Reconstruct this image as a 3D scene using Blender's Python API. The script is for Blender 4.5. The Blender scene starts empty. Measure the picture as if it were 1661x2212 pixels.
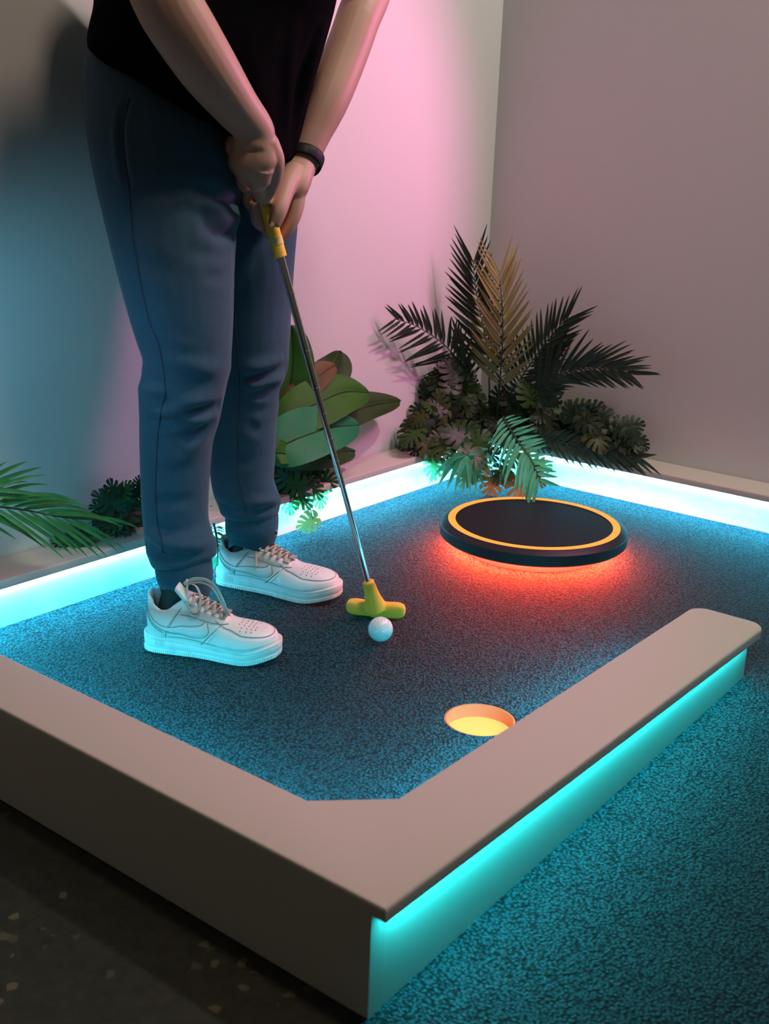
import bpy, bmesh, math, random
import numpy as np
from mathutils import Vector, Matrix
from mathutils.bvhtree import BVHTree

PI = math.pi
SC = bpy.context.scene
COL = SC.collection

# ------------------------------------------------------------------ camera
FPX = 2524.07
CAM = np.array([0.58748, -0.78262, 0.80533])
_p, _ro, _ya = math.radians(17.3149), math.radians(2.04914), math.radians(127.7998)
_fw = np.array([math.cos(_p)*math.cos(_ya), math.cos(_p)*math.sin(_ya), -math.sin(_p)])
_r = np.cross(_fw, [0, 0, 1]); _r /= np.linalg.norm(_r); _u = np.cross(_r, _fw)
_r, _u = _r*math.cos(_ro)+_u*math.sin(_ro), -_r*math.sin(_ro)+_u*math.cos(_ro)
cam_data = bpy.data.cameras.new('camera')
cam = bpy.data.objects.new('camera', cam_data); COL.objects.link(cam)
cam_data.sensor_fit = 'HORIZONTAL'; cam_data.sensor_width = 36.0
cam_data.lens = FPX/1661*36.0
cam_data.clip_start = 0.02
M = Matrix.Identity(4)
for i in range(3):
    M[i][0], M[i][1], M[i][2], M[i][3] = _r[i], _u[i], -_fw[i], CAM[i]
cam.matrix_world = M
cam_data.dof.use_dof = True
cam_data.dof.focus_distance = 2.15
cam_data.dof.aperture_fstop = 9.0
SC.camera = cam

def D(px, py): return _fw + _r*(px-830.5)/FPX - _u*(py-1106)/FPX
def at(px, py, dep): return Vector(CAM + D(px, py)*dep)        # point of the place at a given distance
def onz(px, py, z=0.0): d = D(px, py); return Vector(CAM + d*((z-CAM[2])/d[2]))
def onx(px, py, x): d = D(px, py); return Vector(CAM + d*((x-CAM[0])/d[0]))
def ony(px, py, y): d = D(px, py); return Vector(CAM + d*((y-CAM[1])/d[1]))

# ------------------------------------------------------------------ view, world
SC.view_settings.view_transform = 'Standard'
SC.view_settings.look = 'None'
SC.view_settings.exposure = 0.0
SC.view_settings.gamma = 1.0
SC.view_settings.use_curve_mapping = False
SC.cycles.max_bounces = 6
SC.cycles.diffuse_bounces = 3
SC.cycles.glossy_bounces = 3
SC.cycles.sample_clamp_indirect = 4.0
W = bpy.data.worlds.new('world'); SC.world = W; W.use_nodes = True
W.node_tree.nodes['Background'].inputs[0].default_value = (0.80, 0.78, 0.58, 1)
W.node_tree.nodes['Background'].inputs[1].default_value = 0.062

# ------------------------------------------------------------------ room lamps (ceiling spots, out of frame) and an added spill spot
def spot(name, loc, target, color, power, size=0.12, angle=70, blend=0.6):
    l = bpy.data.lights.new(name, 'SPOT'); l.color = color; l.energy = power
    l.shadow_soft_size = size; l.spot_size = math.radians(angle); l.spot_blend = blend
    o = bpy.data.objects.new(name, l); COL.objects.link(o); o.location = loc
    o.rotation_euler = (Vector(target)-Vector(loc)).to_track_quat('-Z', 'Y').to_euler()
    return o
def area(name, loc, target, color, power, sx, sy=None):
    l = bpy.data.lights.new(name, 'AREA'); l.color = color; l.energy = power
    l.size = sx
    if sy: l.shape = 'RECTANGLE'; l.size_y = sy
    o = bpy.data.objects.new(name, l); COL.objects.link(o); o.location = loc
    o.rotation_euler = (Vector(target)-Vector(loc)).to_track_quat('-Z', 'Y').to_euler()
    return o
LIGHTS = [
    ('S', 'ceiling_light_warm', (0.30, 1.62, 2.40), (-1.1, 1.2, 0.4), (1.0, 0.92, 0.80), 95, 0.06, 120, 0.8),
    ('S', 'ceiling_light_overhead', (0.10, 0.40, 2.55), (-0.30, 0.35, 0.1), (1.0, 0.76, 0.62), 51, 0.12, 98, 0.7),
    ('S', 'wall_lamp_pink', (-0.25, 1.70, 1.15), (-1.131, 0.62, 0.55), (1.0, 0.24, 0.60), 40, 0.15, 97, 0.22),
    ('S', 'added_rose_spot', (0.75, 0.55, 1.70), (-0.30, 1.837, 0.55), (1.0, 0.22, 0.52), 12, 0.12, 62, 0.9),  # added spot, brings pink spill onto the right wall
    ('S', 'wall_lamp_cyan', (-0.70, 0.03, 0.62), (-1.131, 0.48, 0.26), (0.20, 0.66, 0.95), 6.0, 0.08, 100, 0.9),
]
for L in LIGHTS:
    if L[0] == 'S': spot(L[1], L[2], L[3], L[4], L[5], L[6], L[7], L[8])
    else: area(*L[1:])

# ------------------------------------------------------------------ helpers
def link(o, parent=None):
    COL.objects.link(o)
    if parent is not None: o.parent = parent
    return o
def tag(o, label=None, cat=None, group=None, kind=None):
    if label: o['label'] = label
    if cat: o['category'] = cat
    if group: o['group'] = group
    if kind: o['kind'] = kind
    return o
def empty(name, loc=(0, 0, 0)):
    o = bpy.data.objects.new(name, None); o.location = loc; o.empty_display_size = 0.05
    COL.objects.link(o); return o
def mesh(name, verts, faces, mat, parent=None, smooth=False, loc=None):
    """world-space verts -> object; parent empties carry a location only"""
    me = bpy.data.meshes.new(name)
    off = Vector(parent_loc(parent)) if parent is not None else Vector((0, 0, 0))
    vs = [Vector(v)-off for v in verts]
    me.from_pydata([tuple(v) for v in vs], [], faces); me.update()
    if mat: me.materials.append(mat)
    if smooth: me.polygons.foreach_set('use_smooth', [True]*len(me.polygons))
    return link(bpy.data.objects.new(name, me), parent)
def parent_loc(p):
    v = Vector((0, 0, 0))
    while p is not None: v += p.location; p = p.parent
    return v
class MB:
    def __init__(s): s.v = []; s.f = []
    def add(s, vs, fs):
        n = len(s.v); s.v += [Vector(v) for v in vs]; s.f += [tuple(i+n for i in f) for f in fs]; return s
    def box(s, a, b):
        x0, y0, z0 = a; x1, y1, z1 = b
        return s.add([(x0, y0, z0), (x1, y0, z0), (x1, y1, z0), (x0, y1, z0), (x0, y0, z1), (x1, y0, z1), (x1, y1, z1), (x0, y1, z1)],
                     [(0, 3, 2, 1), (4, 5, 6, 7), (0, 1, 5, 4), (1, 2, 6, 5), (2, 3, 7, 6), (3, 0, 4, 7)])
    def prism(s, poly, z0, z1, bev=0.0, seg=3):
        """polygon (ccw) extruded, with rounded upper edge"""
        n = len(poly); P = [Vector((p[0], p[1])) for p in poly]
        lv = [(0.0, z0)]
        if bev:
            for k in range(seg+1):
                a = k/seg*PI/2; lv.append((bev*(1-math.cos(a)), z1-bev+bev*math.sin(a)))
        else: lv.append((0.0, z1))
        vs = []
        for ins, z in lv:
            for i in range(n):
                e0 = (P[i]-P[i-1]).normalized(); e1 = (P[(i+1) % n]-P[i]).normalized()
                n0 = Vector((-e0.y, e0.x)); n1 = Vector((-e1.y, e1.x))
                m = (n0+n1); m = m/max(m.dot(n1), 0.2) if m.length > 1e-6 else n1
                q = P[i]+m*ins; vs.append((q.x, q.y, z))
        fs = []
        for k in range(len(lv)-1):
            for i in range(n):
                j = (i+1) % n; fs.append((k*n+i, k*n+j, (k+1)*n+j, (k+1)*n+i))
        fs.append(tuple(range(n))[::-1]); fs.append(tuple((len(lv)-1)*n+i for i in range(n)))
        return s.add(vs, fs)
    def lathe(s, prof, c=(0, 0, 0), n=48, closed=False):
        vs = []; m = len(prof)
        for i in range(n):
            a = 2*PI*i/n
            for r, z in prof: vs.append((c[0]+r*math.cos(a), c[1]+r*math.sin(a), c[2]+z))
        fs = []
        for i in range(n):
            j = (i+1) % n
            for k in range(m if closed else m-1):
                l = (k+1) % m
                fs.append((i*m+k, j*m+k, j*m+l, i*m+l))
        return s.add(vs, fs)
    def tube(s, pts, rad, n=8, cap=True, flat=1.0, up=None):
        pts = [Vector(p) for p in pts]; m = len(pts)
        R = rad if hasattr(rad, '__len__') else [rad]*m
        t0 = (pts[1]-pts[0]).normalized()
        a = Vector(up) if up is not None else (Vector((0, 0, 1)) if abs(t0.z) < .9 else Vector((1, 0, 0)))
        nrm = (a-t0*a.dot(t0)).normalized(); vs = []
        for i in range(m):
            t = (pts[min(i+1, m-1)]-pts[max(i-1, 0)]).normalized()
            nrm = (nrm-t*nrm.dot(t)).normalized(); b = t.cross(nrm)
            for k in range(n):
                q = 2*PI*k/n; vs.append(pts[i]+(nrm*math.sin(q)*flat+b*math.cos(q))*R[i])
        fs = [(i*n+k, i*n+(k+1) % n, (i+1)*n+(k+1) % n, (i+1)*n+k) for i in range(m-1) for k in range(n)]
        if cap: fs += [tuple(range(n))[::-1], tuple((m-1)*n+k for k in range(n))]
        return s.add(vs, fs)
    def build(s, name, mat, parent=None, smooth=False, auto=None):
        o = mesh(name, s.v, s.f, mat, parent, smooth or auto is not None)
        if auto is not None: o.data.set_sharp_from_angle(angle=math.radians(auto))
        return o
def spline(pts, n=8):
    """Catmull-Rom through points (any dimension, tuples)"""
    P = [np.array(p, float) for p in pts]
    P = [2*P[0]-P[1]]+P+[2*P[-1]-P[-2]]
    out = []
    for i in range(1, len(P)-2):
        for k in range(n):
            t = k/n; a, b, c, d = P[i-1], P[i], P[i+1], P[i+2]
            out.append(0.5*((2*b)+(-a+c)*t+(2*a-5*b+4*c-d)*t*t+(-a+3*b-3*c+d)*t**3))
    out.append(P[-2]); return out

# ------------------------------------------------------------------ materials
def mat(name, color, rough=0.6, spec=0.5, metal=0.0, bump=None, noise=None, emit=None, estr=0, sheen=0, coat=0, sss=0):
    m = bpy.data.materials.new(name); m.use_nodes = True; nt = m.node_tree; b = nt.nodes['Principled BSDF']
    b.inputs['Base Color'].default_value = (*color, 1); b.inputs['Roughness'].default_value = rough
    b.inputs['Specular IOR Level'].default_value = spec; b.inputs['Metallic'].default_value = metal
    b.inputs['Sheen Weight'].default_value = sheen; b.inputs['Coat Weight'].default_value = coat
    if sss:
        b.inputs['Subsurface Weight'].default_value = sss; b.inputs['Subsurface Radius'].default_value = (1, .35, .2)
        b.inputs['Subsurface Scale'].default_value = 0.004
    if emit: b.inputs['Emission Color'].default_value = (*emit, 1); b.inputs['Emission Strength'].default_value = estr
    tc = nt.nodes.new('ShaderNodeTexCoord')
    if noise:      # (scale, other colour, detail, contrast lo, hi)
        n = nt.nodes.new('ShaderNodeTexNoise'); n.inputs['Scale'].default_value = noise[0]; n.inputs['Detail'].default_value = noise[2]
        r = nt.nodes.new('ShaderNodeMapRange'); r.inputs[1].default_value = noise[3]; r.inputs[2].default_value = noise[4]
        x = nt.nodes.new('ShaderNodeMix'); x.data_type = 'RGBA'
        x.inputs[6].default_value = (*color, 1); x.inputs[7].default_value = (*noise[1], 1)
        nt.links.new(tc.outputs['Object'], n.inputs['Vector']); nt.links.new(n.outputs['Fac'], r.inputs[0])
        nt.links.new(r.outputs[0], x.inputs[0]); nt.links.new(x.outputs[2], b.inputs['Base Color'])
    if bump:       # (scale, strength, distance, detail)
        n = nt.nodes.new('ShaderNodeTexNoise'); n.inputs['Scale'].default_value = bump[0]; n.inputs['Detail'].default_value = bump[3]
        u = nt.nodes.new('ShaderNodeBump'); u.inputs['Strength'].default_value = bump[1]; u.inputs['Distance'].default_value = bump[2]
        nt.links.new(tc.outputs['Object'], n.inputs['Vector']); nt.links.new(n.outputs['Fac'], u.inputs['Height'])
        nt.links.new(u.outputs[0], b.inputs['Normal'])
    return m
def carpet_mat():
    m = bpy.data.materials.new('grey_loop_carpet'); m.use_nodes = True; nt = m.node_tree; b = nt.nodes['Principled BSDF']
    N = nt.nodes.new; L = nt.links.new
    tc = N('ShaderNodeTexCoord'); mp = N('ShaderNodeMapping'); mp.inputs['Scale'].default_value = (1, 1, 1)
    L(tc.outputs['Object'], mp.inputs['Vector'])
    v = N('ShaderNodeTexVoronoi'); v.inputs['Scale'].default_value = 250; v.inputs['Randomness'].default_value = .9
    n = N('ShaderNodeTexNoise'); n.inputs['Scale'].default_value = 300; n.inputs['Detail'].default_value = 3
    L(mp.outputs[0], v.inputs['Vector']); L(mp.outputs[0], n.inputs['Vector'])
    inv = N('ShaderNodeMath'); inv.operation = 'MULTIPLY_ADD'; inv.inputs[1].default_value = -1.1; inv.inputs[2].default_value = 1.0
    L(v.outputs['Distance'], inv.inputs[0])
    ad = N('ShaderNodeMath'); ad.operation = 'MULTIPLY_ADD'; ad.inputs[1].default_value = 1.0
    L(n.outputs['Fac'], ad.inputs[0]); L(inv.outputs[0], ad.inputs[2])
    bu = N('ShaderNodeBump'); bu.inputs['Strength'].default_value = 1.0; bu.inputs['Distance'].default_value = 0.0075
    L(ad.outputs[0], bu.inputs['Height']); L(bu.outputs[0], b.inputs['Normal'])
    r = N('ShaderNodeMapRange'); r.inputs[1].default_value = .74; r.inputs[2].default_value = 1.40
    L(ad.outputs[0], r.inputs[0])
    x = N('ShaderNodeMix'); x.data_type = 'RGBA'
    x.inputs[6].default_value = (0.002, 0.004, 0.006, 1); x.inputs[7].default_value = (0.032, 0.100, 0.132, 1)
    L(r.outputs[0], x.inputs[0]); L(x.outputs[2], b.inputs['Base Color'])
    b.inputs['Roughness'].default_value = .85; b.inputs['Specular IOR Level'].default_value = .2
    return m
def concrete_mat():
    m = bpy.data.materials.new('speckled_concrete'); m.use_nodes = True; nt = m.node_tree; b = nt.nodes['Principled BSDF']
    N = nt.nodes.new; L = nt.links.new
    tc = N('ShaderNodeTexCoord')
    n = N('ShaderNodeTexNoise'); n.inputs['Scale'].default_value = 70; n.inputs['Detail'].default_value = 6; n.inputs['Roughness'].default_value = .7
    v = N('ShaderNodeTexVoronoi'); v.inputs['Scale'].default_value = 95
    L(tc.outputs['Object'], n.inputs['Vector']); L(tc.outputs['Object'], v.inputs['Vector'])
    r = N('ShaderNodeMapRange'); r.inputs[1].default_value = .35; r.inputs[2].default_value = .7; L(n.outputs['Fac'], r.inputs[0])
    x = N('ShaderNodeMix'); x.data_type = 'RGBA'; x.inputs[6].default_value = (.008, .010, .005, 1); x.inputs[7].default_value = (.024, .027, .013, 1)
    L(r.outputs[0], x.inputs[0])
    r2 = N('ShaderNodeMapRange'); r2.inputs[1].default_value = .965; r2.inputs[2].default_value = .99
    c = N('ShaderNodeSeparateColor'); L(v.outputs['Color'], c.inputs[0]); L(c.outputs[0], r2.inputs[0])
    y = N('ShaderNodeMix'); y.data_type = 'RGBA'; y.inputs[7].default_value = (.10, .09, .05, 1)
    L(r2.outputs[0], y.inputs[0]); L(x.outputs[2], y.inputs[6]); L(y.outputs[2], b.inputs['Base Color'])
    b.inputs['Roughness'].default_value = .55
    return m
M_wall = mat('painted_wall', (.62, .62, .60), .85, .2, bump=(180, .15, .001, 3))
M_rail = mat('painted_board', (.52, .485, .435), .5, .35, bump=(60, .05, .001, 2))
M_carpet = carpet_mat()
M_conc = concrete_mat()
M_led = mat('led_strip_cyan', (0, 0, 0), emit=(0.055, 0.68, 1.0), estr=310)
M_led2 = mat('led_strip_teal', (0, 0, 0), emit=(0.02, 0.78, 0.85), estr=140)
M_led3 = mat('led_strip_blue', (0, 0, 0), emit=(0.02, 0.70, 0.95), estr=620)

# ------------------------------------------------------------------ setting
H, CT, OV = 0.0917, 0.0157, 0.0175
XW, YW = -1.131, 1.837          # wall planes
XB, YB = -1.0522, 1.748         # rear rail faces
LA = 0.9845                     # end of the right arm
ZC = -0.051                     # concrete level
def struct(o, label=None): o['kind'] = 'structure'; return o
struct(mesh('floor', [(-3, -3, ZC), (4, -3, ZC), (4, 4, ZC), (-3, 4, ZC)], [(0, 1, 2, 3)], M_conc))
struct(MB().box((XW-.1, -2.5, ZC), (XW, YW+.1, 2.7)).build('wall_left', M_wall))
struct(MB().box((XW, YW, ZC), (3.2, YW+.1, 2.7)).build('wall_right', M_wall))
struct(MB().box((XW-.1, -2.5, 2.7), (3.2, YW+.1, 2.8)).build('ceiling', M_wall))
# carpeted platform with the hole for the cup, and the carpeted ramp beside the rail
CUP = (-0.253, 0.55); CR = 0.0535
m = MB(); n = 64; s = .12; vs = []
for i in range(n):
    a = 2*PI*i/n; c, q = math.cos(a), math.sin(a); k = s/max(abs(c), abs(q))
    vs.append((CUP[0]+CR*c, CUP[1]+CR*q, 0)); vs.append((CUP[0]+k*c, CUP[1]+k*q, 0))
m.add(vs, [(2*i, 2*i+1, (2*i+3) % (2*n), (2*i+2) % (2*n)) for i in range(n)])
def rect(x0, y0, x1, y1, z=0): m.add([(x0, y0, z), (x1, y0, z), (x1, y1, z), (x0, y1, z)], [(0, 1, 2, 3)])
X0, Y0, X1, Y1 = XB-.003, .02, -.03, YB+.003
rect(X0, Y0, CUP[0]-s, Y1); rect(CUP[0]+s, Y0, X1, Y1)
rect(CUP[0]-s, Y0, CUP[0]+s, CUP[1]-s); rect(CUP[0]-s, CUP[1]+s, CUP[0]+s, Y1)
rect(X1, .96, 1.9, Y1)
m.add([(CUP[0]+CR*math.cos(2*PI*i/n), CUP[1]+CR*math.sin(2*PI*i/n), z) for z in (0, -.006) for i in range(n)],
      [(i, (i+1) % n, n+(i+1) % n, n+i) for i in range(n)])
carpet = struct(m.build('floor_carpet', M_carpet))
m = MB(); zr = lambda y: -0.0484+0.0504*y
m.add([(-.03, -.03, zr(-.03)), (1.9, -.03, zr(-.03)), (1.9, .9605, 0), (-.03, .9605, 0), (-.03, -.034, ZC), (1.9, -.034, ZC)], [(0, 1, 2, 3), (4, 5, 1, 0)])
struct(m.build('floor_ramp', M_carpet))

# ------------------------------------------------------------------ rails
def arc(cx, cy, r, a0, a1, n=8): return [(cx+r*math.cos(math.radians(a0+(a1-a0)*k/n)), cy+r*math.sin(math.radians(a0+(a1-a0)*k/n))) for k in range(n+1)]
def strip(a, b): z = H-CT-.0012; return MB().add([(a[0], a[1], z), (a[0], b[1], z), (b[0], b[1], z), (b[0], a[1], z)], [(0, 1, 2, 3)])
rail = tag(empty('front_rail', (0, 0, 0)), 'off-white painted L-shaped rail in the foreground with a cyan strip under its right arm', 'rail')
R1 = .028
cap = [(-OV*0, 0.0)] + arc(0.006-R1, LA-R1, R1, 0, 90) + arc(-.118+R1, LA-R1, R1, 90, 180) + [(-.118, .172), (-.193, .0999), (XW, .0999), (XW, 0)]
MB().prism(cap, H-CT, H, .004).build('rail_cap', M_rail, rail, auto=35)
i0 = OV
m = MB()
m.box((XW, 0.0, ZC+.002), (-OV, .0205, H-CT))
m.box((XW, .0205, -.02), (-OV-.001, .0999-OV, H-CT-.0005))
m.build('front_board', M_rail, rail)
body = [(-OV-.0006, .0215), (-OV+.004, LA-OV-.004), (-OV-.006, LA-OV), (-.118+OV, LA-OV), (-.118+OV, .172+.01), (-.193-.004, .0999-OV), (-.21, .0215)]
MB().prism(body, -.0505, H-CT-.0005).build('side_board', M_rail, rail)
strip((-OV+.001, .022), (-OV+.011, LA-.03)).build('light_strip', M_led2, rail)
strip((-1.0, .0999-OV+.001), (-.22, .0999-OV+.008)).build('light_strip', M_led3, rail)
strip((-.118+OV-.008, .2), (-.118+OV-.001, LA-.04)).build('light_strip', M_led3, rail)

def rear_rail(name, label, axis):
    r = tag(empty(name, (XB, 1.0, 0) if axis == 'y' else (0.3, YB, 0)), label, 'rail')
    if axis == 'y':
        MB().box((XW, .1005, 0), (XB, YW, H-CT-.0003)).build('side_board', M_rail, r)
        MB().prism([(XW, .1005), (XB+OV, .1005), (XB+OV, YB-OV), (XW, YW)], H-CT, H, .004).build('rail_cap', M_rail, r, auto=35)
        strip((XB+.001, .12), (XB+.012, YB-OV-.003)).build('light_strip', M_led, r)
    else:
        MB().box((XB+.0005, YB, 0), (3.1, YW, H-CT-.0003)).build('side_board', M_rail, r)
        MB().prism([(XW+.0007, YW), (XB+OV+.0007, YB-OV), (3.1, YB-OV), (3.1, YW)], H-CT, H, .004).build('rail_cap', M_rail, r, auto=35)
        strip((XB+OV, YB-.012), (2.0, YB-.001)).build('light_strip', M_led, r)
    return r
rear_rail('rear_rail', 'off-white rail along the left wall with a glowing cyan light strip, behind the golfer', 'y')
rear_rail('rear_rail', 'off-white rail along the right wall with a glowing cyan light strip, beyond the round platform', 'x')
# ------------------------------------------------------------------ more materials
M_black = mat('matt_black_plastic', (.012, .012, .015), .5, .22, bump=(300, .1, .0005, 2))
M_ring = mat('glowing_orange_ring', (.1, .02, 0), emit=(1.0, .27, .035), estr=1.65)
M_under = mat('red_orange_light_strip', (0, 0, 0), emit=(1.0, .05, .016), estr=640)
M_cupl = mat('cup_liner', (.9, .12, .04), .5)
M_cupg = mat('cup_lamp', (.1, .05, 0), emit=(1.0, .44, .11), estr=1.55)
M_ball = mat('golf_ball_white', (.82, .83, .83), .18, .5, coat=.5)
M_yellow = mat('yellow_rubber', (1.0, .50, .05), .55, .35, bump=(400, .1, .0004, 2))
M_grip = mat('yellow_grip_rubber', (1.0, .60, .07), .55, .35, bump=(400, .1, .0004, 2))
M_yell2 = mat('pale_yellow_band', (.80, .62, .18), .5)
M_tagm = mat('satin_steel', (.75, .72, .72), .45, .5, metal=.6)
M_chrome = mat('chrome_steel', (.72, .72, .74), .12, .5, metal=1.0)
M_skin = mat('skin', (.43, .26, .20), .5, .4, sss=.15, bump=(220, .12, .0006, 4))
M_nail = mat('fingernail', (.62, .38, .32), .3)
M_shirt = mat('black_cotton', (.003, .003, .004), .95, .02, sheen=0, bump=(900, .2, .0006, 2))
M_pants = mat('blue_grey_fleece', (.028, .066, .102), .92, .12, sheen=.12, bump=(700, .35, .0008, 3), noise=(900, (.042, .09, .135), 2, .3, .7))
M_seam = mat('dark_seam_thread', (.02, .03, .05), .9)
M_band = mat('black_silicone', (.008, .009, .011), .5, .2)
M_hair = mat('dark_hair', (.012, .01, .008), .6)
M_sock = mat('black_sock', (.01, .01, .012), .95)
M_shoe = mat('white_leather', (.84, .83, .81), .42, .4, bump=(350, .12, .0004, 3), noise=(18, (.70, .68, .64), 5, .5, .8))
M_sole = mat('white_rubber_sole', (.78, .77, .74), .55, .3, noise=(30, (.62, .60, .56), 5, .5, .8))
M_lace = mat('cream_lace', (.62, .54, .46), .85, bump=(900, .4, .0006, 2))
M_lining = mat('cream_lining', (.45, .42, .37), .9)
M_hole = mat('dark_perforation', (.03, .03, .03), .9)
M_stitch = mat('grey_stitch_line', (.30, .30, .29), .8)

# ------------------------------------------------------------------ golf cup
c = tag(empty('golf_cup', (CUP[0], CUP[1], 0)), 'round golf hole sunk in the carpet, lit warm orange from inside', 'golf hole')
MB().lathe([(CR-.0005, -.0015), (CR-.0005, -.026), (CR-.0035, -.026), (CR-.0035, -.0015)], (*CUP, 0), 64, True).build('cup_liner', M_cupl, c, auto=40)
MB().lathe([(CR-.004, -.0255), (CR-.004, -.022), (0.0001, -.022)], (*CUP, 0), 64).build('lit_base', M_cupg, c, auto=40)

# ------------------------------------------------------------------ round platform
DC = (-.607, 1.273); DR = .197
p = tag(empty('round_platform', (*DC, 0)), 'low round black platform with a glowing orange ring on top and red light beneath', 'platform')
MB().lathe([(.0001, .0285), (DR-.004, .0285), (DR, .032), (DR, .0515), (DR-.0008, .053), (DR-.014, .0605), (DR-.0165, .0612), (.181, .0612), (.181, .0600), (.1655, .0600), (.1655, .0612), (.0001, .0612)],
           (*DC, 0), 128).build('body', M_black, p, auto=25)
MB().lathe([(.1808, .0602), (.1808, .0616), (.1657, .0616), (.1657, .0602)], (*DC, 0), 128, True).build('light_ring', M_ring, p, auto=40)
MB().lathe([(.0001, .001), (.146, .001), (.146, .0284), (.0001, .0284)], (*DC, 0), 96).build('base', mat('reddish_grey_base', (.06, .04, .05), .6), p, auto=40)
MB().lathe([(.152, .0255), (.168, .0255), (.168, .0283), (.152, .0283)], (*DC, 0), 96, True).build('under_light', M_under, p, auto=40)

# ------------------------------------------------------------------ golf ball
def golf_ball(cx, cy, r=.02135):
    N = 336; ga = PI*(3-math.sqrt(5)); dm = []
    for i in range(N):
        z = 1-2*(i+.5)/N; q = math.sqrt(1-z*z); dm.append((q*math.cos(ga*i), q*math.sin(ga*i), z))
    dm = np.array(dm); nu, nv = 220, 110; V = []
    for j in range(nv+1):
        th = PI*j/nv
        for i in range(nu): ph = 2*PI*i/nu; V.append((math.sin(th)*math.cos(ph), math.sin(th)*math.sin(ph), math.cos(th)))
    V = np.array(V); ang = np.arccos(np.clip((V@dm.T).max(1), -1, 1)); ra = .088
    dep = np.where(ang < ra, .011*(1-(ang/ra)**2), 0); V2 = V*(1-dep)[:, None]*r+np.array([cx, cy, r+.0008])
    F = [(j*nu+i, (j+1)*nu+i, (j+1)*nu+(i+1) % nu, j*nu+(i+1) % nu) for j in range(nv) for i in range(nu)]
    o = mesh('golf_ball', V2.tolist(), F, M_ball, None, True)
    o.data.transform(Matrix.Translation((-cx, -cy, 0))); o.location = (cx, cy, 0)
    return tag(o, 'white dimpled golf ball on the carpet in front of the yellow putter head', 'golf ball')
b_ = at(822, 1357, 1.99); golf_ball(b_.x+.0, b_.y)

# ------------------------------------------------------------------ putter
G0 = at(606, 556, 1.90); S1 = at(797, 1262, 2.065)          # lower end of grip, lower end of shaft
ax = (G0-S1).normalized()
pt = tag(empty('putter', (S1.x, S1.y, 0)), 'golf putter with yellow rubber head, chrome shaft and yellow grip', 'golf club')
top = G0+ax*.245
gp = [G0+ax*.0, G0+ax*.001, G0+ax*.02, G0+ax*.05, G0+ax*.15, G0+ax*.240, top]
MB().tube(gp, [.0085, .0108, .0108, .0110, .0122, .0132, .008], 32).build('grip', M_grip, pt, auto=40)
MB().tube([G0+ax*.020, G0+ax*.0205, G0+ax*.034, G0+ax*.0345], [.0108, .0114, .0114, .0108], 32).build('grip_band', M_yell2, pt, auto=40)
steps = []; Ls = (G0-S1).length; rr = .0066
ys = [630, 748, 826, 881, 935, 985, 1037]
fr = sorted([(1262-y)/(1262-556) for y in ys])
pts = [(0, .0046)]; r0 = .0046
for i, f in enumerate(fr):
    pts += [(f-.004, r0), (f-.0035, r0+.0009), (f+.0035, r0+.0009), (f+.004, r0+.0003)]; r0 += .0003
pts += [(1.02, r0)]
MB().tube([S1+ax*(f*Ls) for f, _ in pts], [q for _, q in pts], 32).build('shaft', M_chrome, pt, auto=35)
# head: a rounded bar with a neck, one smooth rubber piece
HL, HR = onz(748, 1306, .018), onz(876, 1318, .018)
hd = (HR-HL).normalized(); mid = (HL+HR)/2
def putter_head():
    fwd = Vector((hd.y, -hd.x, 0))                 # towards the ball
    V = []; F = []; n = 20; st = spline([(0, 0, .004), (.004, 0, .012), (.016, .001, .0155), (.04, 0, .015), (.053, 0, .017), (.066, 0, .015), (.09, .001, .0155), (.102, 0, .012), (.106, 0, .004)], 5)
    LH = (HR-HL).length
    for s in st:
        t = s[0]/.106
        for k in range(n):
            a = 2*PI*k/n; ca, sa = math.cos(a), math.sin(a)
            y = math.copysign(abs(ca)**.6, ca)*s[2]*.80; z = math.copysign(abs(sa)**.6, sa)*s[2]*.92
            V.append(HL+hd*(t*LH)+fwd*(y-.004*math.cos((t-.5)*PI))+Vector((0, 0, z+.0165-HL.z-.003*math.cos((t-.5)*PI))))
    m_ = len(st)
    F = [(i*n+k, i*n+(k+1) % n, (i+1)*n+(k+1) % n, (i+1)*n+k) for i in range(m_-1) for k in range(n)]+[tuple(range(n))[::-1], tuple((m_-1)*n+k for k in range(n))]
    mb = MB().add(V, F)
    base = mid+Vector((0, 0, .016-mid.z)); e = S1+ax*.006
    mb.tube([base, base.lerp(e, .35), base.lerp(e, .6), base.lerp(e, .8), e-ax*.001, e], [.021, .0155, .0125, .0112, .0105, .0085], 24)
    return mb
def evald(mb, voxel, smooth=2, name='tmp', adapt=0):
    o = mb.build(name, None); md = o.modifiers.new('r', 'REMESH'); md.mode = 'VOXEL'; md.voxel_size = voxel; md.adaptivity = adapt
    if smooth: s_ = o.modifiers.new('s', 'SMOOTH'); s_.iterations = smooth; s_.factor = .5
    dg = bpy.context.evaluated_depsgraph_get(); me = bpy.data.meshes.new_from_object(o.evaluated_get(dg))
    old = o.data; bpy.data.objects.remove(o); bpy.data.meshes.remove(old); return me
def use(me, name, mt, parent):
    me.name = name; me.materials.clear(); me.materials.append(mt); me.transform(Matrix.Translation(-parent_loc(parent)))
    me.polygons.foreach_set('use_smooth', [True]*len(me.polygons)); return link(bpy.data.objects.new(name, me), parent)
use(evald(putter_head(), .0014, 6), 'putter_head', M_yellow, pt)
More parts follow.
